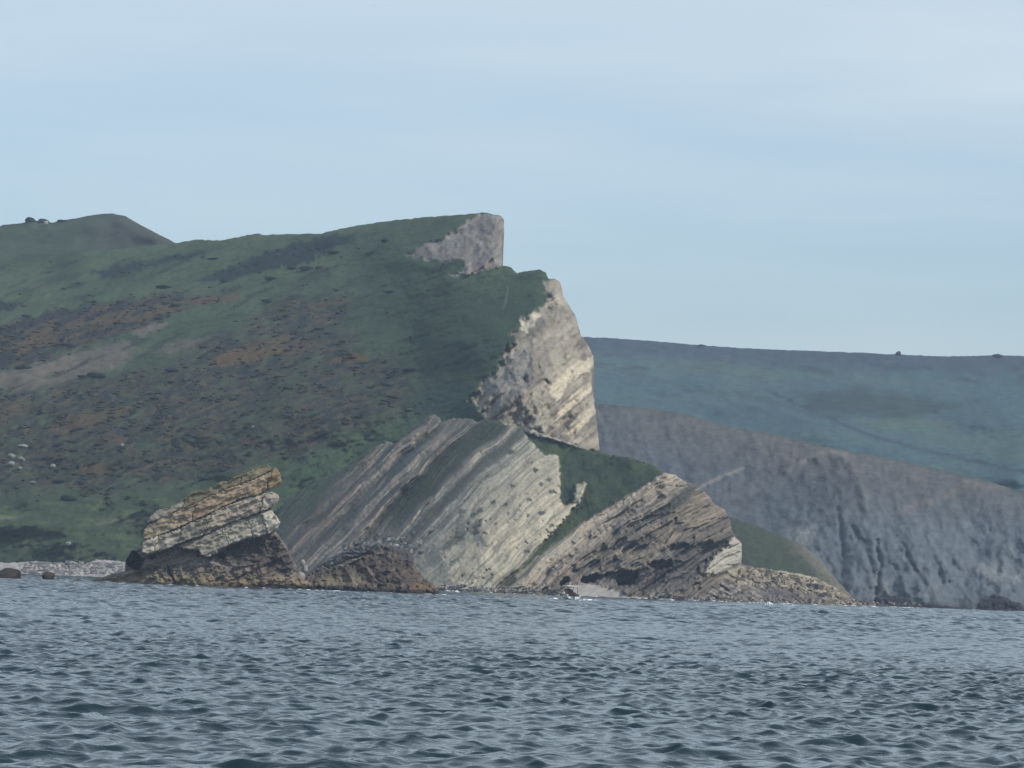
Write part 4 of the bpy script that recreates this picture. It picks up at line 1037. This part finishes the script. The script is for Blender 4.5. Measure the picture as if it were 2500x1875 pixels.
for i, (x, y, sx, sz, lab) in enumerate(BUSHES):
    p = on_head(x, y)
    o = blob('bush', (p[0], p[1] - 1, p[2] - .35), (sx, 2.2, sz), rgb(.018, .030, .022), M_BUSH, 80 + i, 3, .15)
    tag(o, lab, 'bush', 'single bushes on the green slope')

# ------------------------------------------------------------------ SCRUB on the hillside (uncountable)
def scrub_mesh(name, n_try, seed, weight, region, size, palette, depthf, mat):
    r = np.random.default_rng(seed)
    x = r.uniform(region[0], region[2], n_try); y = r.uniform(region[1], region[3], n_try)
    wgt = weight(x, y)
    k = r.uniform(size=n_try) < wgt
    x = x[k]; y = y[k]; n = len(x)
    base = U(x, y, depthf(x, y))
    t = (1 + 5 ** .5) / 2
    ico = np.array([(-1, t, 0), (1, t, 0), (-1, -t, 0), (1, -t, 0), (0, -1, t), (0, 1, t), (0, -1, -t), (0, 1, -t), (t, 0, -1), (t, 0, 1), (-t, 0, -1), (-t, 0, 1)]) / math.hypot(1, t)
    fc = np.array([(0, 11, 5), (0, 5, 1), (0, 1, 7), (0, 7, 10), (0, 10, 11), (1, 5, 9), (5, 11, 4), (11, 10, 2), (10, 7, 6), (7, 1, 8), (3, 9, 4), (3, 4, 2), (3, 2, 6), (3, 6, 8), (3, 8, 9), (4, 9, 5), (2, 4, 11), (6, 2, 10), (8, 6, 7), (9, 8, 1)])
    sx = size[0] * np.exp(r.normal(0, .55, n)); sz = sx * r.uniform(.22, .42, n)
    V = ico[None] * (1 + r.uniform(-.35, .35, (n, 12, 1)))
    V = V * np.stack([sx, sx * .9, sz], 1)[:, None, :]
    V = V + base[:, None, :] + np.array([0, -.3, 0.05])
    u, v = streak(x, y)
    w1 = fbm(u / 55, v / 14, 4, 120) * 1.1 + r.normal(0, .07, n)
    pal = np.array(palette)
    idx = np.clip(((w1 + .5) * len(pal)).astype(int), 0, len(pal) - 1)
    col = pal[idx] * np.exp(r.normal(0, .22, (n, 1)))
    cc = np.repeat(col, 12, 0)
    Fm = (fc[None] + (np.arange(n) * 12)[:, None, None]).reshape(-1, 3)
    return mkmesh(name, V.reshape(-1, 3), [Fm], cc, mat, True)
def wt(x, y):
    Z = scrub_zones(x, y)
    u, v = streak(x, y)
    cl = ss(-.02, .25, fbm(u / 48, v / 15, 4, 660))
    a = np.maximum.reduce([Z['s1'] * .25, Z['s2'] * .25, Z['s3'] * (.3 + .7 * cl), Z['s0'], Z['big'] * cl, Z['loose'] * .15])
    sd0 = psd(HEAD, x, y)
    return np.where((sd0 < -12), a, 0) * (1 - crag_mask(x, y)) * .75
PALE_ = [(.012, .022, .019), (.015, .026, .020), (.022, .032, .022), (.028, .028, .026), (.036, .032, .024), (.050, .050, .026), (.070, .050, .024), (.085, .066, .030)]
o = scrub_mesh('gorse_scrub', 26000, 5, wt, (-150, 600, 1100, 1240), (.6, 1), PALE_, depth_head, M_BUSH)
tag(o, 'dark green and rust-brown gorse scrub covering the slope of the headland', 'scrub', kind='stuff')

# ------------------------------------------------------------------ beach stones (uncountable) at the foot of the cliffs
def stones(name, pts, size, cols, seed, depthf, mat):
    r = np.random.default_rng(seed)
    x = np.array([p[0] for p in pts]); y = np.array([p[1] for p in pts]); n = len(x)
    base = U(x, y, depthf(x, y))
    cube = np.array([(a, b, c) for a in (-1, 1) for b in (-1, 1) for c in (-1, 1)], float) * .8
    fc = np.array([(0, 1, 3, 2), (4, 6, 7, 5), (0, 4, 5, 1), (2, 3, 7, 6), (0, 2, 6, 4), (1, 5, 7, 3)])
    s = size * np.exp(r.normal(0, .4, n))
    V = cube[None] * (1 + r.uniform(-.35, .25, (n, 8, 3)))
    V = V * np.stack([s * r.uniform(.8, 1.5, n), s, s * r.uniform(.45, .8, n)], 1)[:, None]
    a = r.uniform(0, 6.28, n); ca = np.cos(a)[:, None]; sa = np.sin(a)[:, None]
    V = np.stack([V[..., 0] * ca - V[..., 1] * sa, V[..., 0] * sa + V[..., 1] * ca, V[..., 2]], -1) + base[:, None] + np.array([0, -.4, 0])
    pal = np.array(cols); cc = np.repeat(pal[r.integers(0, len(pal), n)] * np.exp(r.normal(0, .15, (n, 1))), 8, 0)
    Fm = (fc[None] + (np.arange(n) * 8)[:, None, None]).reshape(-1, 4)
    return mkmesh(name, V.reshape(-1, 3), [Fm], cc, mat, False)
r_ = np.random.default_rng(77)
pts = [(a, 1374 + 28 * b) for a, b in zip(r_.uniform(60, 420, 700), r_.uniform(0, 1, 700))]
o = stones('beach_rubble', pts, .55, [(.32, .30, .28), (.24, .23, .22), (.38, .36, .31), (.18, .175, .18)], 5, depth_be, M_ROCK)
tag(o, 'pale pinkish rubble and cobbles strewn over the left beach', 'rubble', kind='stuff')
pts = []
for a in r_.uniform(1060, 2250, 1500):
    wl = 1443 + .036 * (a - 1050)
    if 1385 < a < 1585: continue
    pts.append((a, wl - abs(r_.normal(0, 7))))
o = stones('shore_rubble', pts, .38, [(.27, .25, .21), (.15, .14, .125), (.31, .28, .235), (.085, .078, .074), (.10, .09, .085)], 6, depth_st, M_ROCK)
tag(o, 'mixed grey and cream rocks along the waterline below the cliff', 'rubble', kind='stuff')
pts = []
for a in r_.uniform(1800, 2110, 420):
    top = float(np.interp(a, [1800, 1850, 1912, 1997, 2061, 2100], [1388, 1388, 1396, 1415, 1451, 1468]))
    pts.append((a, top + 3 + abs(r_.normal(0, 20))))
pts = [q for q in pts if q[1] < 1476]
o = stones('ledge_rubble', pts, .75, [(.30, .26, .19), (.20, .17, .135), (.36, .31, .235), (.10, .088, .08)], 9, depth_st, M_ROCK)
tag(o, 'angular cream and brown blocks fallen over the low ledges at the right tip', 'rubble', kind='stuff')
pts = [(a, b) for a, b in zip(r_.normal(945, 45, 120), r_.normal(1332, 9, 120))]
o = stones('scree', pts, .6, [(.40, .38, .33), (.30, .28, .25), (.12, .12, .11)], 8, depth_st, M_ROCK)
tag(o, 'loose pale scree at the bottom of the dark gully above the low rock', 'scree', kind='stuff')

# dark rocks along the right shore
for P_, dd0, lab, sd0 in (
        ([(2385, 1478), (2398, 1464), (2410, 1462), (2428, 1452), (2452, 1456), (2470, 1468), (2490, 1474), (2500, 1484), (2512, 1500), (2380, 1500)], 1560, 'blue-black low rock in the water near the right edge of the picture', 1),
        ([(2125, 1474), (2140, 1458), (2165, 1452), (2195, 1455), (2216, 1464), (2226, 1480), (2230, 1495), (2115, 1495)], 1520, 'dark rounded shore rock below the pale scar of the grey cliff', 2),
        ([(2232, 1478), (2250, 1470), (2290, 1476), (2330, 1482), (2372, 1484), (2380, 1498), (2225, 1498)], 1560, 'long flat dark reef lying between the two dark shore rocks', 3)):
    xs_ = [a for a, b in P_]; ys_ = [b for a, b in P_]
    o = relief('sea_rock', poly_sdf(P_), (min(xs_) - 4, min(ys_) - 4, max(xs_) + 4, max(ys_) + 4), 1.6, lambda x, y, dd0=dd0: dd0 - 2.5 * fbm(x / 20, y / 12, 4, 700) + 2 * (cells(x / 12, y / 8, 701)[2] - .5) - .25 * (y - 1470), lambda x, y, s: np.ones((len(x), 3)) * rgb(.030, .030, .036) * (1 + .5 * fbm(x / 8, y / 6, 3, 702))[:, None], 18, M_ROCK, rnd=(8, 5), rough=(4, 9, 70 + sd0))
    tag(o, lab, 'rock')

# white boulder between the stack and the low rock
p = U(733, 1412, 1008)
for i, (x, y, s, lab) in enumerate(((734, 1412, 1.25, 'smooth pale grey boulder wedged between the stack and the low rock'), (744, 1390, 1.0, 'smaller grey boulder resting above the pale one between stack and low rock'), (738, 1376, .8, 'topmost little grey boulder in the gap between stack and low rock'))):
    p = U(x, y, 1010 + i * 2.0)
    o = blob('boulder', (p[0], p[1], p[2] - s * .8), (s, s, s * 1.25), rgb(.27, .26, .23), M_NEAR, 120 + i, 3, .15)
    tag(o, lab, 'boulder', 'boulders in the gap between the two rocks')

# ------------------------------------------------------------------ FOAM
M_FOAM = plain_mat('foam', (.80, .84, .86), .8)
def foam(name, x, dist, wx, wz, seed, label):
    p = U(x, water_y(x, dist), dist)
    r = np.random.default_rng(seed)
    n = 26
    Vs = []; Fs = []; k = 0
    t = (1 + 5 ** .5) / 2
    ico = np.array([(-1, t, 0), (1, t, 0), (-1, -t, 0), (1, -t, 0), (0, -1, t), (0, 1, t), (0, -1, -t), (0, 1, -t), (t, 0, -1), (t, 0, 1), (-t, 0, -1), (-t, 0, 1)]) / math.hypot(1, t)
    fc = np.array([(0, 11, 5), (0, 5, 1), (0, 1, 7), (0, 7, 10), (0, 10, 11), (1, 5, 9), (5, 11, 4), (11, 10, 2), (10, 7, 6), (7, 1, 8), (3, 9, 4), (3, 4, 2), (3, 2, 6), (3, 6, 8), (3, 8, 9), (4, 9, 5), (2, 4, 11), (6, 2, 10), (8, 6, 7), (9, 8, 1)])
    for i in range(n):
        u = r.normal(0, .38)
        s = wz * math.exp(-u * u * 2) * r.uniform(.6, 1.1)
        V = ico * (1 + r.uniform(-.3, .3, (12, 1))) * np.array([wx * .16, wx * .2, s]) + np.array([u * wx, r.normal(0, wx * .3), s * .25])
        Vs.append(V); Fs.append(fc + 12 * i)
    o = mkmesh(name, np.concatenate(Vs), [np.concatenate(Fs)], None, M_FOAM, True)
    o.location = (p[0], p[1], .05)
    tag(o, label, 'foam', kind='stuff')
    return o
foam('surf_foam', 1115, 1250, 1.0, .55, 1, 'bright white splash of surf off the right tip of the low rock')
foam('surf_foam', 1878, 1200, 1.5, .75, 2, 'white breaking splash below the right ledges')
foam('surf_foam', 1642, 1180, .8, .40, 3, 'small white splash off the brown strata foot')
foam('surf_foam', 1618, 1180, 1.8, .16, 4, 'thin white streak of surf beside the small splash')
foam('surf_foam', 1935, 1200, .9, .25, 5, 'tiny white fleck of surf right of the breaking splash')

def surf_line(name, x0, x1, n, dist, size, seed, label):
    r = np.random.default_rng(seed)
    t = (1 + 5 ** .5) / 2
    ico = np.array([(-1, t, 0), (1, t, 0), (-1, -t, 0), (1, -t, 0), (0, -1, t), (0, 1, t), (0, -1, -t), (0, 1, -t), (t, 0, -1), (t, 0, 1), (-t, 0, -1), (-t, 0, 1)]) / math.hypot(1, t)
    fc = np.array([(0, 11, 5), (0, 5, 1), (0, 1, 7), (0, 7, 10), (0, 10, 11), (1, 5, 9), (5, 11, 4), (11, 10, 2), (10, 7, 6), (7, 1, 8), (3, 9, 4), (3, 4, 2), (3, 2, 6), (3, 6, 8), (3, 8, 9), (4, 9, 5), (2, 4, 11), (6, 2, 10), (8, 6, 7), (9, 8, 1)])
    Vs = []; Fs = []
    for i in range(n):
        x = x0 + (x1 - x0) * r.uniform()
        if fbm(np.array([x / 26.0]), np.array([seed * 3.3]), 2, seed)[0] < .05: continue
        d = dist(x) + r.normal(0, 2.5)
        p = U(x, water_y(x, d), d)
        s_ = size * r.uniform(.5, 1.3)
        Vs.append(ico * (1 + r.uniform(-.3, .3, (12, 1))) * np.array([s_ * 3.2, s_ * 2, s_ * .8]) + np.array([p[0], p[1], .12])); Fs.append(fc + 12 * len(Fs))
    o = mkmesh(name, np.concatenate(Vs), [np.concatenate(Fs)], None, M_FOAM, True)
    return tag(o, label, 'foam', kind='stuff')
surf_line('shore_foam', 330, 1085, 150, lambda x: 992 + .02 * max(0, x - 700), .16, 4, 'thin broken line of foam along the foot of the two near rocks')
surf_line('shore_foam', 1090, 2230, 260, lambda x: float(np.interp(x, [1090, 1300, 1500, 1700, 1850, 2050, 2230], [1338, 1312, 1302, 1318, 1350, 1405, 1440])), .24, 5, 'thin broken line of foam along the foot of the tilted cliff')

# ------------------------------------------------------------------ MOTOR BOAT
def build_boat():
    D0 = 985.0
    p = U(1390, water_y(1390, D0), D0)
    root = empty('motor_boat', (p[0], p[1], 0.0), math.radians(104))
    tag(root, 'small white motor boat with a flat canopy and dark red cabin side near the shore', 'boat')
    white = plain_mat('boat_white', (.84, .83, .80), .35)
    red = plain_mat('boat_dark_red', (.09, .016, .020), .4)
    dark = plain_mat('boat_dark', (.025, .025, .03), .4)
    deckm = plain_mat('boat_deck', (.45, .36, .28), .6)
    gl = bpy.data.materials.new('boat_glass'); gl.use_nodes = True
    gb = gl.node_tree.nodes['Principled BSDF']; gb.inputs['Base Color'].default_value = (.03, .04, .05, 1); gb.inputs['Roughness'].default_value = .05
    # hull lofted along local x (bow at +x), 5.8 m long
    xs = np.linspace(-2.9, 2.9, 15)
    prof = []
    for x in xs:
        f = (x + 2.9) / 5.8
        hw = 1.12 * (1 - max(0, (f - .45) / .55) ** 2.2) + .02
        sh = .62 + .42 * f ** 2.2
        ke = -.30 + .30 * max(0, (f - .6) / .4) ** 2
        prof.append([(-hw, sh), (-hw * .93, sh * .45), (-hw * .78, .05 + ke * .2), (0, ke), (hw * .78, .05 + ke * .2), (hw * .93, sh * .45), (hw, sh), (hw * .86, sh + .04), (hw * .84, .28 if f < .62 else sh + .03), (-hw * .84, .28 if f < .62 else sh + .03), (-hw * .86, sh + .04)])
    V = np.array([[x + (0.5 * (y[1] - .1) * ((x + 2.9) / 5.8) ** 6), y[0], y[1]] for x, pr in zip(xs, prof) for y in pr])
    m = len(prof[0]); Fq = []
    for i in range(len(xs) - 1):
        for j in range(m):
            Fq.append((i * m + j, (i + 1) * m + j, (i + 1) * m + (j + 1) % m, i * m + (j + 1) % m))
    Ft = []
    for j in range(1, 6 - 0):
        Ft.append((3, j % m, (j + 1) % m))
    tr = [(0, 1, 10), (1, 2, 9), (1, 9, 10), (2, 3, 4), (2, 4, 9), (4, 8, 9), (4, 5, 8), (5, 7, 8), (5, 6, 7)]
    o = mkmesh('hull', V, [np.array(Fq), np.array(tr)], None, white, False, root)
    def box(name, mn, mx, mat, bev=.02, parent=root, shear=0):
        import bmesh
        bm = bmesh.new(); bmesh.ops.create_cube(bm, size=1)
        for v in bm.verts:
            for k in range(3): v.co[k] = mn[k] + (v.co[k] + .5) * (mx[k] - mn[k])
            if shear and v.co[2] > (mn[2] + mx[2]) / 2: v.co[0] -= shear
        bmesh.ops.bevel(bm, geom=bm.edges[:], offset=bev, segments=2, affect='EDGES')
        me = bpy.data.meshes.new(name); bm.to_mesh(me); bm.free(); me.materials.append(mat)
        ob = bpy.data.objects.new(name, me); C.objects.link(ob); ob.parent = parent
        return ob
    def tube(name, a, b, r, mat, parent=root):
        import bmesh
        a = Vector(a); b = Vector(b); bm = bmesh.new()
        bmesh.ops.create_cone(bm, cap_ends=True, segments=8, radius1=r, radius2=r, depth=(b - a).length)
        q = (b - a).to_track_quat('Z', 'Y').to_matrix().to_4x4(); q.translation = (a + b) / 2
        bmesh.ops.transform(bm, matrix=q, verts=bm.verts)
        me = bpy.data.meshes.new(name); bm.to_mesh(me); bm.free(); me.materials.append(mat)
        ob = bpy.data.objects.new(name, me); C.objects.link(ob); ob.parent = parent
        return ob
    box('rubbing_strake', (-2.85, -1.17, .52), (.9, -1.11, .60), dark, .01)
    box('rubbing_strake', (-2.85, 1.11, .52), (.9, 1.17, .60), dark, .01)
    box('deck', (-2.7, -.92, .25), (1.1, .92, .31), deckm, .01)
    cab = box('cabin', (-.2, -.48, .30), (1.35, .48, 1.36), red, .06, shear=.25)
    box('window', (.05, -.505, .98), (.85, -.475, 1.30), gl, .01, cab, .12)
    box('window', (.05, .475, .98), (.85, .505, 1.30), gl, .01, cab, .12)
    box('windscreen', (1.16, -.62, 1.0), (1.22, .62, 1.5), gl, .01, shear=.18)
    box('canopy', (-1.9, -.95, 1.92), (1.1, .95, 2.10), white, .04)
    for a in ((-1.8, -.82), (-1.8, .82), (.9, -.82), (.9, .82)):
        tube('post', (a[0], a[1], .6), (a[0], a[1], 2.04), .035, dark)
    box('bench_seat', (-2.5, -.8, .30), (-2.05, .8, .72), dark, .05)
    mo = box('outboard_motor', (-3.25, -.2, .35), (-2.88, .2, 1.0), dark, .08)
    box('motor_leg', (-3.12, -.07, -.3), (-2.98, .07, .36), dark, .02, mo)
    tube('mast', (-.3, 0, 2.1), (-.35, 0, 2.75), .02, white)
    # bow rail
    for s in (-1, 1):
        tube('bow_rail', (1.2, s * .85, 1.2), (2.75, s * .22, 1.45), .022, white)
    root.scale = (1.45, 1.5, 1.45); root.location[2] = .55
    w1 = foam('wake_foam', 1354, D0 - 6, 2.0, .42, 9, 'white wake curling off the left side of the motor boat')
    w2 = foam('wake_foam', 1438, D0 - 2, 3.2, .42, 10, 'long white wake trailing on the right of the motor boat')
    return root
build_boat()

# ------------------------------------------------------------------ HAZE
import bmesh
bm = bmesh.new(); bmesh.ops.create_cube(bm, size=1)
mn = (-7200, -90, -12); mx_ = (7200, 6900, 262)
for v in bm.verts:
    for k in range(3): v.co[k] = mn[k] + (v.co[k] + .5) * (mx_[k] - mn[k])
me = bpy.data.meshes.new('haze'); bm.to_mesh(me); bm.free()
hz = bpy.data.objects.new('haze', me); C.objects.link(hz)
hm = bpy.data.materials.new('haze_air'); hm.use_nodes = True
ht = hm.node_tree; ht.nodes.clear()
pv = ht.nodes.new('ShaderNodeVolumePrincipled'); pv.inputs['Color'].default_value = (.62, .78, 1.0, 1)
pv.inputs['Density'].default_value = 0.000085
pv.inputs['Anisotropy'].default_value = 0.0
ho = ht.nodes.new('ShaderNodeOutputMaterial'); ht.links.new(pv.outputs[0], ho.inputs['Volume'])
me.materials.append(hm)
tag(hz, kind='stuff')
